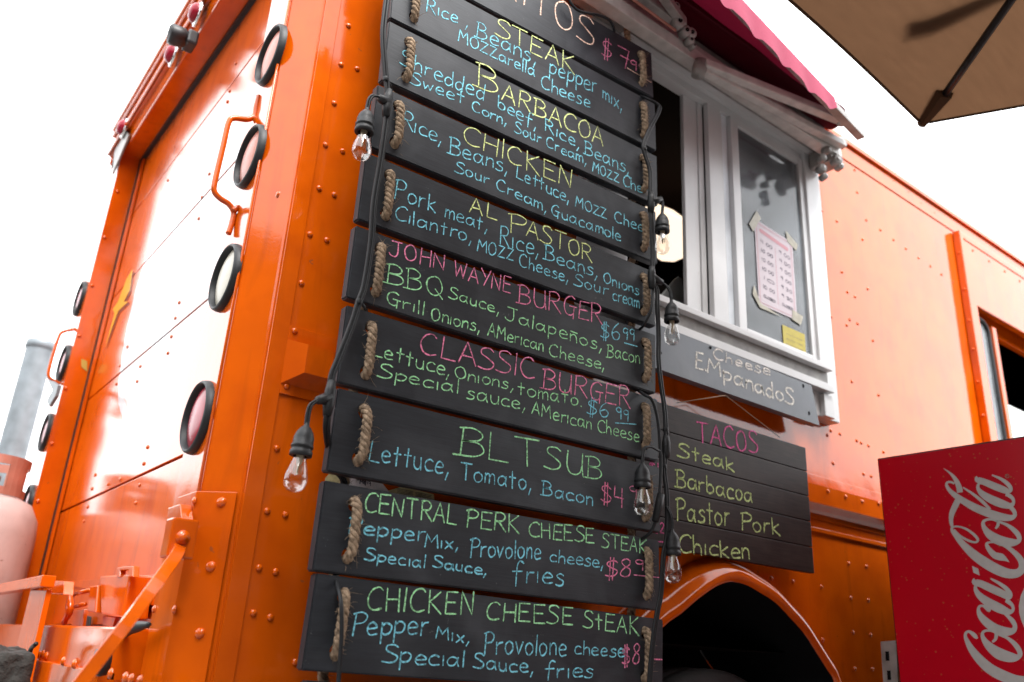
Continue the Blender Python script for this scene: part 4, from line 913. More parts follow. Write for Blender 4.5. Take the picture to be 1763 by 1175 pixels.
w(7, 'c_green', z5, 'BLT', 622, 1098, 1000, 1160, 134, .0032); w(7, 'c_green', z6, 'SUB', 1135, 158, 1392, 214, 100, .0032); w(7, 'c_blue', z6, 'Lettuce,', 348, 122, 702, 190, 92, .003); w(7, 'c_blue', z6, 'Tomato,', 757, 205, 1072, 262, 78, .003); w(7, 'c_blue', z6, 'Bacon', 1122, 278, 1350, 326, 64, .003)
w(7, 'c_pink', z6, '$4', 1385, 305, 1490, 338, 84, .003); w(7, 'c_pink', z6, '99', 1512, 290, 1600, 310, 54)
w(8, 'c_green', z6, 'CENTRAL', 328, 352, 738, 410, 84, .003); w(8, 'c_green', z6, 'PERK', 785, 420, 1020, 448, 78, .003); w(8, 'c_green', z6, 'CHEESE', 1062, 464, 1355, 494, 66, .003); w(8, 'c_green', z6, 'STEAK', 1390, 510, 1588, 540, 62, .003)
w(8, 'c_blue', z6, 'Pepper', 255, 448, 598, 488, 74, .003); w(8, 'c_blue', z6, 'Mix,', 600, 508, 747, 522, 56, .003); w(8, 'c_blue', z6, 'Provolone', 802, 552, 1115, 566, 84, .003); w(8, 'c_blue', z6, 'cheese,', 1157, 574, 1395, 604, 58, .003)
w(8, 'c_blue', z6, 'Special', 332, 568, 600, 606, 54, .003); w(8, 'c_blue', z6, 'Sauce,', 637, 600, 872, 636, 50, .003); w(8, 'c_blue', z6, 'fries', 988, 664, 1220, 682, 88, .003); w(8, 'c_pink', z6, '$8', 1402, 645, 1525, 642, 84, .003); w(8, 'c_pink', z6, '9', 1537, 610, 1575, 616, 44, .003); w(8, 'c_pink', z6, '_', 1535, 636, 1650, 648, 40)
w(9, 'c_green', z6, 'CHICKEN', 338, 788, 815, 812, 100, .003); w(9, 'c_green', z6, 'CHEESE', 872, 832, 1260, 860, 80, .003); w(9, 'c_green', z6, 'StEAK', 1305, 868, 1555, 902, 76, .003); w(9, 'c_blue', z6, 'Pepper', 272, 902, 612, 906, 100, .003)
w(9, 'c_blue', z6, 'Mix,', 650, 918, 797, 942, 54, .003); w(9, 'c_blue', z6, 'Provolone', 862, 988, 1230, 996, 96, .003); w(9, 'c_blue', z6, 'cheese', 1267, 988, 1490, 1002, 60, .003); w(9, 'c_blue', z6, 'Special', 412, 1028, 775, 1044, 76, .003)
w(9, 'c_blue', z6, 'Sauce,', 817, 1052, 1082, 1074, 66, .003); w(9, 'c_blue', z6, 'fries', 1132, 1090, 1350, 1096, 72, .003); w(9, 'c_pink', z6, '$8', 1480, 1040, 1562, 1030, 88, .003); w(9, 'c_pink', z6, '9', 1585, 1000, 1615, 1002, 44); w(9, 'c_pink', z6, '_', 1598, 1010, 1655, 1014, 40)
for (pi_, col, text, x0, y0, x1, y1, h, lw) in W:
    mb = MB(); write(mb, text, 'y', YP - .0006, x0, y0, x1, y1, h, (lw or .0026) * .84)
    mb.build('word', M[col], planks[pi_][0])

# ------------------------------------------------------------------ string lights
def bulb_unit(parent, top, tilt=(0, 0), s=.75):
    """socket hanging at top, bulb below; top = where the wire enters"""
    ax = Vector((tilt[0], tilt[1], -1)).normalized()
    SC = lambda L: [(a * s, b * s) for a, b in L]
    sk = MB(); sk.lathe(SC([(.0045, -.004), (.0055, .002), (.010, .006), (.0165, .016), (.0195, .026), (.0198, .040), (.0215, .041), (.0215, .046), (.0198, .047), (.0202, .052), (.0218, .053), (.0216, .062), (.0195, .063), (.014, .063)]), top, ax, 28)
    so = sk.build('lamp_socket', M['rubber'], parent)
    gl = MB(); prof = [(.0118, .058), (.0125, .066), (.0150, .076), (.0188, .088), (.0215, .099), (.0222, .108), (.0210, .117), (.0172, .125), (.0105, .1305), (.0002, .1325)]; prof = SC(prof)
    gl.lathe(smooth([Vector((a, b, 0)) for a, b in prof], 3) and [(p.x, p.y) for p in smooth([Vector((a, b, 0)) for a, b in prof], 3)], top, ax, 32)
    inner_ = [(max(.0001, p.x - .0007), p.y - .0006) for p in smooth([Vector((a, b, 0)) for a, b in prof], 3)]
    gl.build('bulb_glass', M['glass_bulb'], so)
    st_ = MB(); T = Vector(top); st_.lathe(SC([(.008, .058), (.006, .074), (.003, .082), (.0018, .098), (.0001, .1)]), T, ax, 12)
    fil = []
    for k in range(13):
        a = 2 * pi * k / 12; fil.append(T + (ax * (.098 if k % 2 else .080) + Vector((cos(a), sin(a), 0)) * .0075) * s)
    st_.tube(fil, .00035, 4); st_.build('filament', M['filament'], so)
    return so
def cable(parent, pts, r=.0028, twin=False, n=6):
    P = smooth([at('y', yv, px, py) for (px, py, yv) in pts], n); mb = MB()
    if twin:
        o1 = Vector((r * .95, 0, 0)); mb.tube([p + o1 for p in P], r, 8); mb.tube([p - o1 for p in P], r, 8)
    else: mb.tube(P, r, 10)
    return mb.build('cable', M['cable'], parent)
def tee(parent, px, py, yv, nub, ln=.055):
    c_ = at('y', yv, px, py); mb = MB(); mb.tube([c_ + Vector((0, 0, ln / 2)), c_ + Vector((0, 0, ln * .2)), c_ + Vector((0, 0, -ln * .2)), c_ + Vector((0, 0, -ln / 2))], [.0062, .0085, .0085, .0062], 12)
    e = at('y', yv - .004, *nub); mb.tube([c_ + Vector((0, 0, .002)), c_.lerp(e, .6), e], [.009, .0078, .0062], 10); mb.build('cable_tee', M['rubber'], parent); return e
def clip(parent, px, py, yv):
    c_ = at('y', yv, px, py); mb = MB(); mb.lathe([(.0052, -.004), (.0062, 0), (.0052, .004)], c_, (0, 0, 1), 12); mb.tube([c_, c_ + Vector((.012, .004, -.003)), c_ + Vector((.018, .01, -.006))], [.003, .0026, .002], 6); mb.build('cable_tie', M['cable'], parent)

sl1 = thing('string_light', 'black cable with two clear bulbs looping down left edge of menu planks', 'string lights', group='string lights on the menu board')
YF = -.133
cable(sl1, [(671, -40, YF), (661, 40, YF), (660, 75, YF), (664, 128, YF), (667, 158, YF), (666, 200, YF), (656, 274, YF), (644, 348, YF), (639, 417, YF), (628, 490, YF), (618, 520, YF), (607, 556, YF), (583, 618, YF), (571, 650, YF), (568, 690, YF), (563, 722, YF), (563, 750, -.115), (569, 785, -.077), (580, 812, -.075), (592, 830, -.075), (594, 870, -.077)], .0030, True)
cable(sl1, [(560, 960, -.077), (574, 983, -.081), (580, 1006, -.110), (587, 1038, -.134), (588, 1093, -.137), (585, 1140, -.135), (581, 1200, -.133)], .0031, False)
tee(sl1, 667, 178, YF, (652, 168)); clip(sl1, 664, 137, YF); clip(sl1, 618, 520, YF)
def drop(parent, pts, yv, tilt=(0, 0)):
    P = smooth([at('y', yv, *p) for p in pts], 8); a = Vector((.002, 0, 0)); mb = MB(); mb.tube([p + a for p in P], .0021, 8); mb.tube([p - a for p in P], .0021, 8); mb.build('drop_wire', M['cable'], parent)
    return bulb_unit(parent, P[-1], tilt)
drop(sl1, [(653, 167), (643, 165), (636, 172), (632, 189)], YF - .006)
tee(sl1, 567, 686, YF, (546, 690)); drop(sl1, [(546, 690), (536, 697), (531, 710), (528, 732)], YF - .004, (-.06, 0))

sl2 = thing('string_light', 'bundled black cable with four clear bulbs along right edge of menu planks', 'string lights', group='string lights on the menu board')
YG = -.135
cable(sl2, [(975, -6, -.125), (995, 18, -.123), (1032, 27, -.123), (1050, 36, -.121), (1057, 50, -.115), (1058, 58, -.09)], .0032)
cable(sl2, [(1104, 166, -.10), (1118, 172, -.125), (1132, 179, YG), (1135, 190, YG), (1120, 220, YG), (1108, 250, YG), (1111, 268, YG), (1119, 295, YG), (1120, 330, YG), (1121, 366, YG), (1124, 435, YG), (1123, 480, YG), (1131, 500, YG), (1132, 537, YG), (1134, 575, YG), (1134, 620, YG), (1138, 660, YG), (1145, 712, YG), (1147, 760, YG), (1145, 793, YG), (1144, 815, YG), (1148, 848, YG), (1149, 893, YG), (1148, 926, YG), (1142, 959, YG), (1138, 1020, YG), (1132, 1053, YG), (1126, 1092, YG), (1121, 1140, YG), (1117, 1200, YG)], .0031, True)
cable(sl2, [(1123, 485, YG), (1125, 500, YG), (1121, 532, YG - .004), (1110, 558, -.125), (1098, 572, -.095), (1092, 590, -.08)], .0030)
cable(sl2, [(1098, 672, -.085), (1109, 680, -.121), (1120, 686, YG), (1127, 700, YG), (1133, 728, YG), (1136, 760, YG), (1138, 804, YG - .002), (1136, 848, YG - .004), (1134, 870, YG - .004), (1128, 900, YG), (1118, 919, -.125), (1105, 928, -.105), (1090, 935, -.085)], .0032)
cn = MB(); cn.tube([at('y', YG - .006, 1138, 852), at('y', YG - .006, 1134, 872), at('y', YG - .004, 1128, 898)], [.0075, .0082, .0066], 12); cn.build('cable_tee', M['rubber'], sl2)
for (px, py) in ((1109, 256), (1146, 740), (1143, 803)): clip(sl2, px, py, YG)
tee(sl2, 1121, 349, YG, (1138, 343), .05); drop(sl2, [(1137, 343), (1140, 345), (1141, 354), (1140, 368)], YG - .006)
tee(sl2, 1122, 478, YG, (1140, 487), .05); drop(sl2, [(1138, 486), (1147, 492), (1154, 504), (1156, 520)], YG - .006)
tee(sl2, 1147, 770, YG, (1150, 772), .045); drop(sl2, [(1135, 777), (1122, 770), (1111, 771), (1107, 781), (1106, 799)], YG - .012)
drop(sl2, [(1148, 872), (1154, 884), (1157, 897), (1157, 914)], YG - .004, (.02, 0))

# ------------------------------------------------------------------ grey empanadas board
eb = thing('empanada_board', 'grey board hand-lettered Cheese Empanadas fixed below the serving window', 'sign')
q = [at('y', -.062, *p) for p in ((1100, 527), (1397, 664), (1411, 733), (1100, 614))]
x0e, x1e = 1.22, q[2].x; zt_l = q[0].z; zb_l = q[2].z
poly = [(x0e, -.062, zb_l + .004), (q[2].x, -.062, zb_l), (q[1].x, -.062, q[1].z), (x0e, -.062, q[1].z + .006)]
holes = [[Vector(v) for v in slot(at('y', -.062, *p).x, at('y', -.062, *p).z, .005, .006, -.062, 10)] for p in ((1383, 665), (1393, 712))]
mb = MB(); mb.plate([[Vector(p) for p in poly]] + holes, (0, .022, 0)); bd = mb.build('board', M['grey_board'], eb)
z12 = lambda x, y: (1120 + x / 3.67, 420 + y / 3.67)
mb = MB(); a, b = z12(396, 722), z12(757, 834); write(mb, 'Cheese', 'y', -.0626, a[0], a[1], b[0], b[1], 64 / 3.67, .0040); mb.build('lettering', M['c_faint'], bd)
for t_, x0, y0, x1, y1, h in (('E.', 285, 785, 350, 802, 100), ('M', 358, 808, 440, 835, 86), ('panadoS', 462, 858, 905, 1022, 94)):
    mb = MB(); a, b = z12(x0, y0), z12(x1, y1); write(mb, t_, 'y', -.0626, a[0], a[1], b[0], b[1], h / 3.67, .0050); mb.build('lettering', M['c_white'], bd)
for p in ((1223, 599), (1137, 608)):
    mb = MB(); c_ = at('y', -.0622, *p); mb.lathe([(.004, 0), (.003, .002), (.0002, .002)], c_, (0, -1, 0), 10); mb.build('nail', M['matte_black'], eb)

# ------------------------------------------------------------------ tacos board
tb = thing('tacos_board', 'dark brown boarded sign lettered Tacos hanging by twine below the window', 'sign')
YT = -.058
A_ = at('y', YT, 1388, 771); B_ = at('y', YT, 1401, 988)
x1t = (A_.x + B_.x) / 2; x0t = 1.235; ztt, zbt = A_.z, B_.z
n = 5; hT = (ztt - zbt) / n; first = None
for k in range(n):
    mb = MB(); mb.box((x0t, YT, ztt - hT * (k + 1) + .0008), (x1t, YT + .014, ztt - hT * k - .0008)); o = mb.build('plank', M['taco_plank'], tb, .0014)
    first = first or o
z9 = lambda x, y: (1100 + x / 2.659, 745 + y / 2.659)
z8 = lambda x, y: (1100 + x / 2.611, 380 + y / 2.611)
mb = MB(); a, b = z8(262, 990), z8(535, 1050); write(mb, 'TACOS', 'y', YT - .0006, a[0], a[1], b[0], b[1], 92 / 2.611, .0038); mb.build('lettering', M['c_magenta'], tb)
for t_, x0, y0, x1, y1, h in (('Steak', 178, 108, 436, 178, 66), ('Barbacoa', 168, 245, 520, 322, 78), ('Pastor', 172, 398, 414, 430, 100), ('Pork', 468, 440, 645, 472, 76), ('Chicken', 182, 548, 508, 580, 82)):
    mb = MB(); a, b = z9(x0, y0), z9(x1, y1); write(mb, t_, 'y', YT - .0006, a[0], a[1], b[0], b[1], h / 2.659, .0038); mb.build('lettering', M['c_tlime'], tb)
for t_, x0, y0, x1, y1, h in (('$1', 1117, 812, 1134, 817, 18), ('$1', 1119, 862, 1134, 866, 18), ('$2', 1127, 915, 1143, 919, 17), ('_', 1126, 932, 1144, 934, 10)):
    mb = MB(); write(mb, t_, 'y', YT - .0006, x0, y0, x1, y1, h, .0026); mb.build('lettering', M['c_magenta'], tb)
tw_ = MB(); na = at('y', -.060, 1249, 681); tw_.tube([at('y', YT - .001, 1165, 694), na], .0011, 5); tw_.tube([na, at('y', YT - .001, 1342, 753)], .0011, 5); tw_.build('twine', M['twine'], tb)

# ------------------------------------------------------------------ stickers behind the planks
def flat_card(poly, yv, mt, name, label, cat, txt=()):
    t = thing(name, label, cat); mb = MB(); mb.prism([at('y', yv, *p) for p in poly], (0, .0012, 0)); c = mb.build('paper', M[mt], t)
    if txt:
        for (s_, x0, y0, x1, y1, h, lw) in txt: mb = MB(); write(mb, s_, 'y', yv - .0006, x0, y0, x1, y1, h, lw, jit=.05); mb.build('lettering', M['ink'], t)
    return t
K8 = lambda x, y: (560 + x / 5.185, 780 + y / 5.185)
flat_card([K8(0, 230), K8(40, 180), K8(95, 160), K8(170, 165), K8(200, 270), K8(170, 420), K8(0, 400)], -.006, 'news_yellow', 'peeling_sticker', 'colourful peeling sticker glued behind the Central Perk plank, left end', 'sticker')
flat_card([K8(190, 170), K8(330, 190), K8(495, 255), K8(570, 345), K8(520, 470), K8(180, 430)], -.008, 'news', 'printed_sticker', 'faded pink printed sticker glued behind the gap over the Central Perk plank', 'sticker',
          (('NS', *K8(310, 275), *K8(262, 205), 9, .0022), ('DOOR', *K8(360, 290), *K8(300, 240), 7, .0017), ('FT 12', *K8(405, 295), *K8(335, 250), 6, .0015)))
flat_card([K8(570, 335), K8(690, 300), K8(970, 370), K8(985, 520), K8(600, 500)], -.0075, 'news_yellow', 'newspaper_clipping', 'yellowed newspaper clipping glued behind the gap over the Central Perk plank', 'newspaper clipping')
clipping = bpy.data.objects['newspaper_clipping']; pm = MB()
for c_ in range(2):
    for k in range(9):
        a = K8(640 + c_ * 165, 318 + c_ * 34 + k * 12); b = K8(785 + c_ * 165, 347 + c_ * 36 + k * 13)
        pm.ribbon([at('y', -.0082, *a), at('y', -.0082, *b)], .0007, (0, -1, 0), caps=False)
tag(pm.build('printed_lines', M['ink'], clipping), kind='stuff')

# ------------------------------------------------------------------ papers in the window
hp = thing('opening_hours_sheet', 'pink-bordered opening hours sheet taped inside the right window pane', 'notice')
YH = -.0205
pq = [(1300, 372), (1352, 400), (1374, 556), (1307, 521)]
pq = [z8(518, -10), z8(690, 100), z8(712, 450), z8(540, 375)]
mb = MB(); mb.prism([at('y', YH, *p) for p in pq], (0, .0008, 0)); sheet = mb.build('sheet', M['paper'], hp)
def lerp2(u, v):
    a = Vector(pq[0]).lerp(Vector(pq[1]), u); b = Vector(pq[3]).lerp(Vector(pq[2]), u); return a.lerp(b, v)
mb = MB(); bd_ = [lerp2(u, v) for u, v in ((.05, .03), (.95, .03), (.95, .97), (.05, .97), (.05, .03))]
mb.ribbon([at('y', YH - .0005, *p) for p in bd_], .0022, (0, -1, 0)); m1, m2 = lerp2(.52, .2), lerp2(.52, .9); mb.ribbon([at('y', YH - .0005, *m1), at('y', YH - .0005, *m2)], .0016, (0, -1, 0))
a, b = lerp2(.15, .10), lerp2(.85, .13)
mb.ribbon([at('y', YH - .0005, *a), at('y', YH - .0005, *b)], .012, (0, -1, 0)); mb.build('border', M['ink_pink'], sheet)
mb = MB(); times = ['11 00', '10 00', '10 00', '10 00', '10', '10 00', 'CLOSED']; times2 = ['9 00', '9 00', '9 00', '9 00', '9 30', '9 30', 'CLOSED']
for k in range(7):
    v = .24 + k * .108
    for (u0, u1, T_) in ((.14, .44, times[k]), (.62, .90, times2[k])):
        a, b = lerp2(u0, v), lerp2(u1, v + .01); write(mb, T_, 'y', YH - .0005, a.x, a.y, b.x, b.y, 5.4 if k < 6 else 4.2, .0018, jit=.1)
mb.build('printing', M['ink'], sheet)
def card(pxs, yv, mt, name, parent): 
    mb = MB(); mb.prism([at('y', yv, *p) for p in pxs], (0, .0006, 0)); return mb.build(name, M[mt], parent)
for c_ in ([z8(495, 15), z8(530, -45), z8(548, -10), z8(515, 50)], [z8(660, 45), z8(715, 110), z8(708, 135), z8(668, 95)], [z8(518, 290), z8(548, 372), z8(640, 432), z8(545, 392), z8(512, 330)], [z8(690, 400), z8(738, 432), z8(728, 470), z8(690, 445)]):
    card(c_, YH - .0011, 'tape', 'tape', hp)
nt2 = thing('yellow_note', 'small yellow handwritten note stuck at the bottom of the right window pane', 'note')
c1 = card([z8(645, 468), z8(745, 512), z8(752, 612), z8(652, 572)], YH, 'note', 'paper', nt2)
mb = MB()
for k in range(3):
    a, b = z8(662, 512 + k * 22), z8(738, 545 + k * 22); write(mb, 'nvlrnm', 'y', YH - .0005, a[0], a[1], b[0], b[1], 4, .0009)
mb.build('writing', M['ink'], nt2)
# grey metal panel standing on the counter
tp = MB(); tp.prism([at('y', .06, *p) for p in ((1128, 522), (1134, 512), (1160, 481), (1168, 475), (1174, 479), (1186, 545), (1128, 540))], (.02, .03, 0))
tag(tp.build('counter_screen', M['tablet'], None, .004), 'grey tilted metal screen standing on the counter in the open window', 'screen')

# ------------------------------------------------------------------ awning
aw = thing('awning_holder', 'x', 'x'); bpy.data.objects.remove(aw)
cass = MB(); cass.box((1.02, -.085, 2.478), (2.06, -.0005, 2.50)); awn = O('awning', cass, 'white_metal', bevel=.003, label='retracted maroon awning above the serving window')
tbz = MB(); tbz.box((1.02, -.122, 2.40), (2.035, -.086, 2.437)); tbz.build('torsion_bar', M['white_metal'], awn, .003)
bw_ = MB(); bw_.box((1.02, -.080, 2.437), (2.06, -.035, 2.4775)); bw_.build('mounting_rail', M['dirty_white'], awn, .003)
bpl = MB(); bpl.box((1.02, -.065, 2.5005), (2.05, -.002, 2.615)); bpl.build('back_plate', M['dirty_white'], awn, .003)
rol = MB(); rol.tube([(1.0, -.10, 2.56), (2.05, -.10, 2.56)], .040, 20); rol.build('fabric_roll', M['awning_under'], awn)
# front bar
fb0, fb1 = Vector((2.00, -.205, 2.415)), Vector((1.00, -.343, 2.413))
def obar(mb, a, b, h1, h2):
    t = (b - a).normalized(); s_ = t.cross(Vector((0, 0, 1))).normalized(); u = s_.cross(t)
    vs = [p + s_ * i * h1 + u * j_ * h2 for p in (a, b) for i, j_ in ((-1, -1), (1, -1), (1, 1), (-1, 1))]
    mb.add(vs, [(0, 1, 2, 3), (4, 7, 6, 5), (0, 4, 5, 1), (1, 5, 6, 2), (2, 6, 7, 3), (3, 7, 4, 0)]); return mb
obar(MB(), fb0, fb1, .012, .010).build('front_bar', M['dirty_white'], awn, .002)
# cloth from the roll down to the front bar
cl = MB(); vs = []; nu, nv = 30, 8
for j_ in range(nv + 1):
    for i in range(nu + 1):
        u, v = i / nu, j_ / nv; a = Vector((2.03 - u * 1.03, -.11, 2.60)); b = fb0.lerp(fb1, u) + Vector((0, 0, .012)); p = a.lerp(b, v); p.z -= .02 * sin(pi * v) + .004 * sin(u * 26) * sin(pi * v); vs.append(p)
cl.add(vs, [(j_ * (nu + 1) + i, j_ * (nu + 1) + i + 1, (j_ + 1) * (nu + 1) + i + 1, (j_ + 1) * (nu + 1) + i) for j_ in range(nv) for i in range(nu)], True); cl.build('awning_cloth', M['awning_under'], awn)
dn = MB(); vs = []
for i in range(nu + 1):
    u = i / nu; b = fb0.lerp(fb1, u)
    for v in range(4): vs.append((b.x, -.10 - .01 * v, 2.60 - .05 * v) if False else Vector((2.03 - u * 1.03, -.095 - .022 * v, 2.52 - .012 * v + .006 * sin(u * 20))))
# valance with a scalloped hem
va = MB(); vs = []; nu = 96
for i in range(nu + 1):
    u = .20 + .8 * i / nu; b = fb0.lerp(fb1, u) + Vector((0, -.0175, .010)); s_ = (u - .20) * 1.01 / .135
    dp = (.062 + .018 * abs(sin(pi * s_)) + .012 * u) * min(1, .55 + (u - .20) * 6); fold = -.004 + .006 * sin(2 * pi * s_ + .6)
    for v in range(6):
        t = v / 5; vs.append(b + Vector((0, fold * t - .004 * t, -dp * t)))
va.add(vs, [(i * 6 + v, i * 6 + v + 1, (i + 1) * 6 + v + 1, (i + 1) * 6 + v) for i in range(nu) for v in range(5)], True); va.build('valance', M['valance'], awn)
# arms
el = at('y', -.135, 1204, 121)
am = MB(); obar(am, Vector((2.02, -.135, 2.43)), el + Vector((0, 0, .006)), .012, .010); am.build('arm', M['white_metal'], awn, .003)
fo = at('y', -.19, 1449, 207)
am = MB(); obar(am, el + Vector((0, -.012, .012)), fo, .013, .011); am.build('arm', M['white_metal'], awn, .004)
jt = MB(); jt.lathe([(.001, -.018), (.017, -.018), (.019, 0), (.017, .026), (.001, .026)], el, (0, -.3, 1), 16); jt.build('elbow_joint', M['dirty_white'], awn)
jt = MB(); jt.lathe([(.001, -.014), (.014, -.014), (.015, 0), (.014, .014), (.001, .014)], fo, (0, 0, 1), 14); jt.build('arm_end', M['white_metal'], awn)
# shoulder bracket
bk = MB(); sc = at('y', -.11, 1440, 268); bk.box(sc + Vector((-.035, -.004, -.030)), sc + Vector((.020, .07, .022))); bkt = bk.build('shoulder_bracket', M['dirty_white'], awn, .004)
for (px, py, r_) in ((1428, 258, .012), (1452, 246, .019), (1445, 276, .018), (1420, 272, .011), (1450, 286, .012), (1419, 290, .013), (1423, 304, .010)):
    c_ = at('y', -.125, px, py); mb = MB(); mb.lathe([(.001, .0), (r_, .0), (r_, .018), (r_ * .8, .022), (.001, .022)], c_ + Vector((0, .018, 0)), (-.3, -1, 0), 14); mb.build('bracket_lug', M['dirty_white'], bkt)
    mb = MB(); mb.lathe([(.001, .024), (r_ * .4, .024), (r_ * .4, .018)], c_ + Vector((0, .018, 0)), (-.3, -1, 0), 6); mb.build('bolt', M['steel'], bkt)
# second, nearer arm pair at the left
el2 = at('y', -.16, 1186, 66)
am = MB(); obar(am, at('y', -.20, 1125, -30), at('y', -.15, 1176, 40), .011, .011); am.build('arm', M['dirty_white'], awn, .003)
am = MB(); obar(am, at('y', -.14, 1060, -42), at('y', -.14, 1158, 36), .012, .012); am.build('arm', M['dirty_white'], awn, .003)
for (px, py, r_, yv) in ((1166, 40, .017, -.15), (1160, 14, .012, -.16), (1178, 56, .015, -.14), (1187, 60, .015, -.14), (1186, 72, .011, -.135), (1191, 82, .007, -.13)):
    mb = MB(); mb.lathe([(.001, -.01), (r_, -.01), (r_, .010), (r_ * .7, .014), (.001, .014)], at('y', yv, px, py), (-.3, -1, -.2), 16); mb.build('elbow_joint', M['dirty_white'], awn)
    mb = MB(); mb.lathe([(.001, .016), (r_ * .35, .016), (r_ * .35, .010)], at('y', yv, px, py), (-.3, -1, -.2), 10); mb.build('pin', M['matte_black'], awn)
ch = MB(); ch.tube([at('y', -.15, *p) for p in ((1070, -15), (1163, 53))], .0035, 8); ch.build('orange_reflection_bar', M['tank_collar'], awn)  # salmon bar stands in for orange reflected along the beam edge

# ------------------------------------------------------------------ soft drink cooler
XC = 2.0; co = thing('drinks_cooler', 'red drinks cooler with white Coca-Cola script running up its side', 'drinks cooler')
a = at('x', XC, 1508, 787); YC0 = a.y; ZC = at('x', XC, 1508, 787).z; YC1 = YC0 - .66
mb = MB(); mb.box((XC + .004, YC1, .06), (XC + .62, YC0, ZC - .003)); mb.build('cabinet', M['cooler_black'], co, .004)
mb = MB(); mb.box((XC, YC1 + .004, .08), (XC + .0035, YC0 - .005, ZC - .008)); pan = mb.build('side_panel', M['cola_red'], co, .001)
mb = MB(); mb.box((XC + .02, YC1 - .04, .14), (XC + .60, YC1 - .002, ZC - .02)); mb.build('door', M['cola_red'], co, .006)
for xx in (XC + .06, XC + .55):
    for yy_ in (YC0 - .06, YC1 + .06): mb = MB(); mb.lathe([(.0, 0), (.022, 0), (.022, .059), (.0, .059)], (xx, yy_, 0), (0, 0, 1), 12); mb.build('foot', M['black'], co)
cA = lambda x, y: (1560 + x / 5.877, 780 + y / 5.877)
cB = lambda x, y: (1560 + x / 5.877, 975 + y / 5.877)
# script strokes as (x, y, width)
strokes = [
 (cB, [(728, 728, 8), (712, 722, 34), (690, 700, 44), (662, 676, 36), (632, 662, 26), (606, 676, 28), (600, 712, 34), (622, 770, 50), (668, 850, 72), (745, 945, 92), (850, 1040, 106), (985, 1112, 112), (1120, 1155, 100), (1250, 1150, 80), (1340, 1100, 60), (1350, 1030, 45), (1300, 950, 35)]),
 (cB, [(905, 672, 24), (858, 655, 22), (800, 655, 26), (772, 682, 32), (786, 740, 52), (850, 820, 88), (950, 890, 116), (1070, 925, 96), (1140, 915, 52), (1150, 870, 52), (1105, 795, 50), (1025, 728, 32), (935, 690, 22), (905, 655, 14)]),
 (cB, [(905, 672, 26), (912, 705, 36), (902, 742, 32), (872, 768, 22)]),
 (cB, [(846, 462, 14), (838, 446, 42), (812, 420, 44), (780, 404, 26), (746, 406, 26), (732, 440, 34), (752, 500, 60), (815, 570, 84), (900, 630, 92), (1000, 662, 92), (1080, 655, 62), (1102, 610, 46), (1080, 560, 50), (1035, 512, 36), (990, 478, 20)]),
 (cB, [(870, 600, 40), (895, 640, 30), (912, 680, 22)]),
 (cB, [(684, 122, 6), (694, 160, 62), (760, 180, 72), (850, 222, 78), (950, 268, 76), (1035, 312, 62), (1060, 330, 20)]),
 (cB, [(1020, 342, 10), (1050, 318, 36), (1052, 280, 46), (1010, 225, 44), (950, 180, 34), (895, 148, 26), (855, 126, 14)]),
 (cB, [(735, 185, 14), (706, 200, 30), (705, 240, 42), (745, 300, 66), (830, 366, 88), (940, 425, 96), (1030, 462, 66), (1078, 450, 34), (1078, 405, 34), (1040, 365, 44), (1005, 350, 30)]),
 (cB, [(700, 25, 2), (700, 30, 2)]),
 (cA, [(1045, 1106, 4), (1010, 1080, 34), (965, 1056, 72), (900, 1038, 66), (850, 990, 54), (820, 945, 40), (820, 915, 28), (860, 905, 18), (930, 912, 26), (1020, 952, 38), (1110, 1022, 54), (1165, 1095, 66), (1175, 1165, 76), (1130, 1215, 84), (1040, 1222, 96), (930, 1185, 104), (800, 1112, 104), (680, 1025, 92), (575, 925, 66), (500, 835, 46), (464, 780, 32), (476, 750, 20), (540, 748, 18), (620, 778, 24), (700, 840, 30), (726, 882, 26), (700, 905, 20), (630, 888, 24), (550, 842, 22), (486, 775, 14)]),
 (cA, [(472, 768, 14), (462, 730, 34), (455, 680, 42), (462, 620, 54), (488, 555, 62), (525, 482, 62)]),
 (cA, [(545, 402, 60), (536, 350, 58), (506, 280, 46), (455, 215, 26), (378, 156, 3)]),
 (cA, [(488, 312, 20), (452, 296, 22), (416, 300, 22), (412, 335, 32), (455, 395, 46), (550, 468, 62), (680, 545, 76), (820, 605, 82), (950, 645, 80), (1050, 658, 62), (1098, 635, 40), (1092, 590, 44), (1050, 545, 40), (1010, 530, 24)]),
 (cA, [(575, 350, 14), (670, 412, 26), (770, 492, 34), (850, 572, 28)]),
 (cA, [(928, 694, 24), (870, 674, 22), (812, 678, 26), (780, 705, 34), (792, 760, 50), (850, 830, 84), (950, 888, 100), (1060, 908, 84), (1135, 895, 48), (1142, 850, 50), (1105, 795, 52), (1030, 735, 34), (930, 690, 20), (905, 655, 14)]),
 (cA, [(928, 694, 26), (930, 730, 32), (905, 768, 20)]),
 (cA, [(710, 235, 6), (722, 270, 58), (800, 298, 66), (900, 340, 72), (1000, 380, 66), (1045, 400, 30)]),
 (cA, [(1025, 408, 12), (1055, 385, 34), (1055, 350, 42), (1020, 308, 42), (955, 262, 30), (868, 224, 14)]),
 (cA, [(755, 305, 14), (730, 325, 28), (730, 365, 38), (775, 418, 64), (860, 470, 82), (960, 512, 84), (1045, 535, 60), (1085, 510, 34), (1080, 465, 36), (1040, 430, 40), (1005, 425, 24)]),
]
pxm = 0
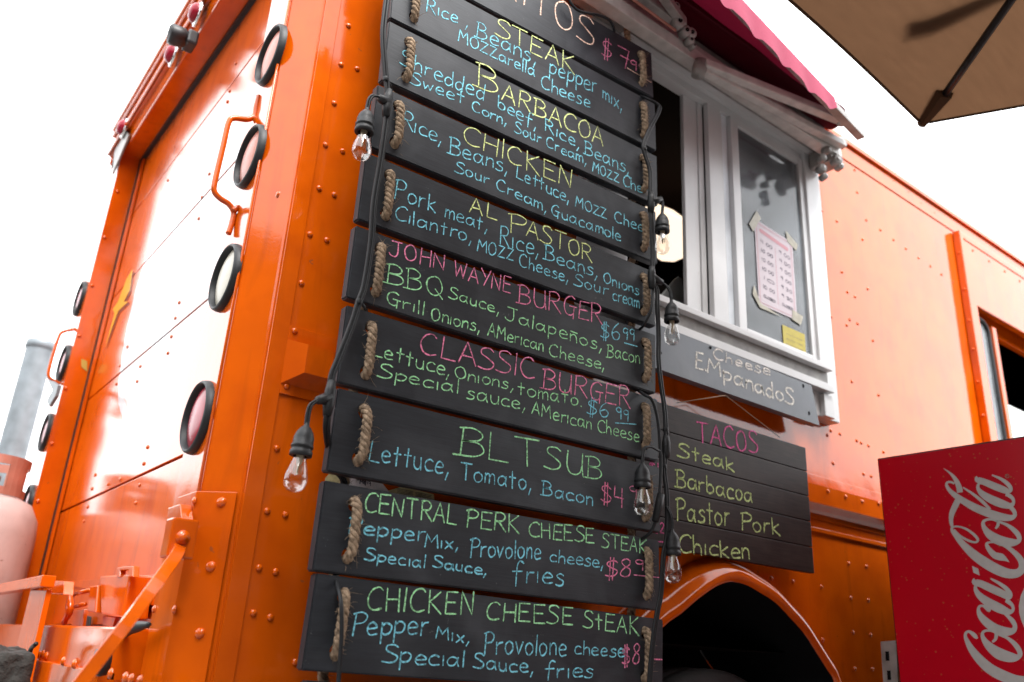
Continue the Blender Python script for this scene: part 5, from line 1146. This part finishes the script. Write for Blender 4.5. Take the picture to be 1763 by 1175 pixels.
for idx, (cv_, st_) in enumerate(strokes):
    xo = XC - .0006 - idx * .00012
    S3 = smooth([Vector((x, y, w_)) for x, y, w_ in st_], 6)
    P3 = [at('x', xo, *cv_(p.x, p.y)) for p in S3]
    ws = []
    for i, p in enumerate(S3):
        q0 = S3[max(i - 1, 0)]; q1 = S3[min(i + 1, len(S3) - 1)]; tx, ty_ = q1.x - q0.x, q1.y - q0.y; L_ = max(1e-6, sqrt(tx * tx + ty_ * ty_)); nx_, ny_ = -ty_ / L_, tx / L_
        h = max(p.z, 2) / 2; e0 = at('x', xo, *cv_(p.x + nx_ * h, p.y + ny_ * h)); e1 = at('x', xo, *cv_(p.x - nx_ * h, p.y - ny_ * h)); ws.append((e0 - e1).length)
    mb = MB(); vs = []
    for i, p in enumerate(S3):
        q0 = S3[max(i - 1, 0)]; q1 = S3[min(i + 1, len(S3) - 1)]; tx, ty_ = q1.x - q0.x, q1.y - q0.y; L_ = max(1e-6, sqrt(tx * tx + ty_ * ty_)); nx_, ny_ = -ty_ / L_, tx / L_
        h = max(p.z, 2) / 2; vs += [at('x', xo, *cv_(p.x + nx_ * h, p.y + ny_ * h)), at('x', xo, *cv_(p.x - nx_ * h, p.y - ny_ * h))]
    mb.add(vs, [(2 * i, 2 * i + 1, 2 * i + 3, 2 * i + 2) for i in range(len(S3) - 1)]); mb.build('script_stroke', M['cola_white'], pan)
def cflat(pts, cv_, off, name='script_stroke', mt='cola_white'):
    mb = MB(); mb.prism([at('x', XC - off, *cv_(*p)) for p in pts], (.0005, 0, 0)); mb.build(name, M[mt], pan)
cflat([(668, -2), (728, 25), (745, 96), (680, 65)], cB, .0010)
cflat([(1235, 180), (1193, 225), (1160, 300), (1140, 400), (1145, 480), (1165, 550), (1193, 620), (1260, 700), (1260, 180)], cB, .0011, 'ribbon_wave')
mb = MB(); cc = at('x', XC - .001, *cA(1022, 235)); ringp = [cc + Vector((0, cos(2 * pi * k / 20), sin(2 * pi * k / 20))) * .0042 for k in range(21)]; mb.ribbon(ringp, .0009, (-1, 0, 0)); a, b = cA(1012, 243), cA(1030, 240)
write(mb, 'R', 'x', XC - .001, a[0], a[1], b[0], b[1], 3.2, .0008, nrm=(-1, 0, 0)); mb.build('registered_mark', M['tape'], pan)
hg = MB(); hgp = [at('x', XC + .012, *p) for p in ((1516, 1105), (1543, 1103), (1546, 1180), (1521, 1180))]; hg.prism(hgp, (.006, 0, 0)); hinge = hg.build('rear_bracket', M['dirty_white'], co)
for (px, py) in ((1527, 1130), (1530, 1163)):
    sb = MB(); sb.prism([at('x', XC + .011, px + a, py + b) for a, b in ((-3, -8), (3, -8), (4, 8), (-2, 8))], (.001, 0, 0)); sb.build('bracket_slot', M['matte_black'], hinge)

# ------------------------------------------------------------------ patio umbrella
um = thing('patio_umbrella', 'tan cloth patio umbrella with dark ribs overhanging at upper right', 'umbrella')
uc = Vector((1.1931, -1.6822, 2.2919)); UR = 1.4595; rise = .4132; th0 = 1.0514; nr = 6
un = Vector((.0195, -.0252, 1)).normalized(); ue1 = Vector((0, 1, 0)).cross(un).normalized(); ue2 = un.cross(ue1)
tips = [uc + (ue1 * cos(th0 + 2 * pi * k / nr) + ue2 * sin(th0 + 2 * pi * k / nr)) * UR for k in range(nr)]
apx = uc + un * rise
cn_ = MB(); vs = []; fs = []
for k in range(nr):
    A_, B_ = tips[k], tips[(k + 1) % nr]; base = len(vs); nu, nv = 12, 10
    for j_ in range(nv + 1):
        for i in range(nu + 1):
            u, v = i / nu, j_ / nv
            rib = lambda T_: apx.lerp(T_, v)
            p = rib(A_).lerp(rib(B_), u); sag = sin(pi * u) * v
            p = p + (apx - p) * (.0206 * sag)
            vs.append(p)
    fs += [(base + j_ * (nu + 1) + i, base + j_ * (nu + 1) + i + 1, base + (j_ + 1) * (nu + 1) + i + 1, base + (j_ + 1) * (nu + 1) + i) for j_ in range(nv) for i in range(nu)]
cn_.add(vs, fs, True); canopy = cn_.build('canopy', M['umbrella'], um)
hem = MB()
for k in range(nr):
    base = k * 13 * 11; e = [Vector(vs[base + 10 * 13 + i]) + Vector((0, 0, -.001)) for i in range(13)]; hem.tube(e, .0035, 6)
hem.build('hem', M['umbrella'], canopy)
for k in range(nr):
    T_ = tips[k]; mb = MB(); P = [apx.lerp(T_, v / 12 * 1.035) + Vector((0, 0, -.010)) for v in range(12)] ; mb.tube(P, .0095, 8); rb_ = mb.build('rib', M['umb_metal'], um)
    d = (T_ - P[-1]); pk = MB(); a0 = apx.lerp(T_, .93) + Vector((0, 0, .0)); s_ = (T_ - apx).cross(Vector((0, 0, 1))).normalized()
    pk.add([a0 + s_ * .026 + Vector((0, 0, .004)), a0 - s_ * .026 + Vector((0, 0, .004)), a0 + s_ * .014 + Vector((0, 0, -.022)), a0 - s_ * .014 + Vector((0, 0, -.022)), T_ + s_ * .014, T_ - s_ * .014, T_ + s_ * .006 + Vector((0, 0, -.012)), T_ - s_ * .006 + Vector((0, 0, -.012)), T_ + (T_ - apx).normalized() * .012],
           [(0, 2, 6, 4), (1, 3, 7, 5), (2, 3, 7, 6), (4, 6, 8), (5, 7, 8), (6, 7, 8), (0, 1, 3, 2)])
    pk.build('rib_pocket', M['umbrella'], rb_)
    st_ = MB(); st_.tube([uc + Vector((0, 0, .05)), apx.lerp(T_, .5) + Vector((0, 0, .03))], .006, 8); st_.build('strut', M['umb_metal'], um)
ple = MB(); ple.tube([uc + Vector((0, 0, -2.2)), apx + Vector((0, 0, .06))], .019, 16); ple.build('pole', M['pole'], um)
ple = MB(); ple.lathe([(.0, 0), (.26, 0), (.26, .03), (.06, .07), (.03, .09), (.03, .3)], (uc.x, uc.y, 0), (0, 0, 1), 28); ple.build('base', M['pole'], um)
f3 = min(((tips[0], tips[k_]) for k_ in (1, nr - 1)), key=lambda t: (t[1] - at('z', 2.3, 1300, -60)).length)
fn = (f3[0] - apx).cross(f3[1] - apx).normalized(); fn = fn if fn.z > 0 else -fn
def on_facet(px, py): d = ray(px, py); return CAM + d * ((apx - CAM).dot(fn) / d.dot(fn)) + fn * .010
stp = MB(); stp.prism([on_facet(*p) for p in ((1566, 36), (1563, 66), (1610, 56), (1668, 28), (1720, 2), (1775, -22), (1760, -34), (1690, -6), (1640, 14), (1600, 30))], fn * .004); stp.build('shadow_flap', M['pole'], canopy)  # flap added above the cloth to cast the dark patch seen through it
vt = MB(); vt.lathe([(.30, -.05), (.18, .01), (.02, .05)], apx + Vector((0, 0, .03)), (0, 0, 1), 12); vt.build('vent', M['umbrella'], um)

# ------------------------------------------------------------------ galvanised pipe at far left
YPp = 4.2; ptop = at('y', YPp, 72, 590); rp_ = .5 * (at('y', YPp, 92, 700) - at('y', YPp, 38, 700)).length * .93
pp = thing('metal_pipe', 'grey galvanised steel flue pipe rising behind the truck at far left', 'pipe')
mb = MB(); mb.lathe([(rp_, 0), (rp_, ptop.z - .03)], (ptop.x, YPp, 0), (0, 0, 1), 32); mb.build('tube', M['galv'], pp)
mb = MB(); mb.lathe([(rp_, -.05), (rp_ * 1.08, -.045), (rp_ * 1.08, -.0), (rp_ * .99, .004), (.01, .006)], ptop, (0, 0, 1), 32); mb.build('cap', M['galv'], pp)

# ------------------------------------------------------------------ gas bottle on the rack
gb = thing('gas_bottle', 'off-white propane bottle standing in the orange rear rack at left edge', 'gas bottle')
XG = .27; pr_ = at('x', XG, 46, 930); RG = .155; gc = Vector((XG, 1.2, .6))
def rightmost(c, R0, z): 
    best = -9
    for k in range(60):
        p = Vector((c.x + R0 * cos(k * pi / 30), c.y + R0 * sin(k * pi / 30), z)) - CAM; best = max(best, CX + F_PX * p.dot(_r) / p.dot(_f))
    return best
while rightmost(gc, RG, 1.12) > 50: gc.y += .01
zt_g = at('x', XG, 20, 862).z + .085
mb = MB(); mb.lathe([(.0, 0), (RG * .8, 0), (RG, .05), (RG, zt_g - .6 - .12), (RG * .96, zt_g - .6 - .07), (RG * .8, zt_g - .6 - .025), (RG * .45, zt_g - .6 - .002), (.0005, zt_g - .6 + .004)], gc, (0, 0, 1), 40); mb.build('tank', M['tank'], gb)
cr = MB(); CRc = Vector((gc.x, gc.y, zt_g - .01)); rc_ = .098
for a0, a1, z0, z1 in ((0, 360, 0, .022), (0, 360, .085, .11), (20, 60, .022, .085), (110, 150, .022, .085), (200, 240, .022, .085), (290, 330, .022, .085)):
    n_ = max(4, int((a1 - a0) / 12)); vs = []
    for k in range(n_ + 1):
        a = radians(a0 + (a1 - a0) * k / n_)
        for r_ in (rc_, rc_ - .004):
            for z in (z0, z1): vs.append(CRc + Vector((cos(a) * r_, sin(a) * r_, z)))
    fs = []
    for k in range(n_): b_ = 4 * k; fs += [(b_, b_ + 1, b_ + 5, b_ + 4), (b_ + 2, b_ + 6, b_ + 7, b_ + 3), (b_ + 1, b_ + 3, b_ + 7, b_ + 5), (b_, b_ + 4, b_ + 6, b_ + 2)]
    cr.add(vs, fs)
cr.build('collar', M['tank_collar'], gb)
vv = MB(); vv.lathe([(.018, 0), (.018, .04), (.028, .045), (.028, .06), (.0, .062)], CRc, (0, 0, 1), 12); vv.build('valve', M['steel'], gb)

# rough dark block at the lower left
rk = bmesh.new(); bmesh.ops.create_icosphere(rk, subdivisions=5, radius=1)
rc0 = at('x', .24, -26, 1195)
for v in rk.verts:
    p = v.co.copy(); s_ = 1 + .12 * noise.noise(p * 2.2) + .05 * noise.noise(p * 9); m_ = max(abs(p.x), abs(p.y), abs(p.z)); p = p.lerp(p / m_, .55) * s_; v.co = Vector((p.x * .06, p.y * .085, p.z * .075)) + rc0
me = bpy.data.meshes.new('rough_block'); rk.to_mesh(me); rk.free(); me.materials.append(M['rough_stone'])
for p in me.polygons: p.use_smooth = True
o = bpy.data.objects.new('rough_block', me); COL.objects.link(o); tag(o, 'rough dark weathered block below the gas bottle at lower left', 'block')
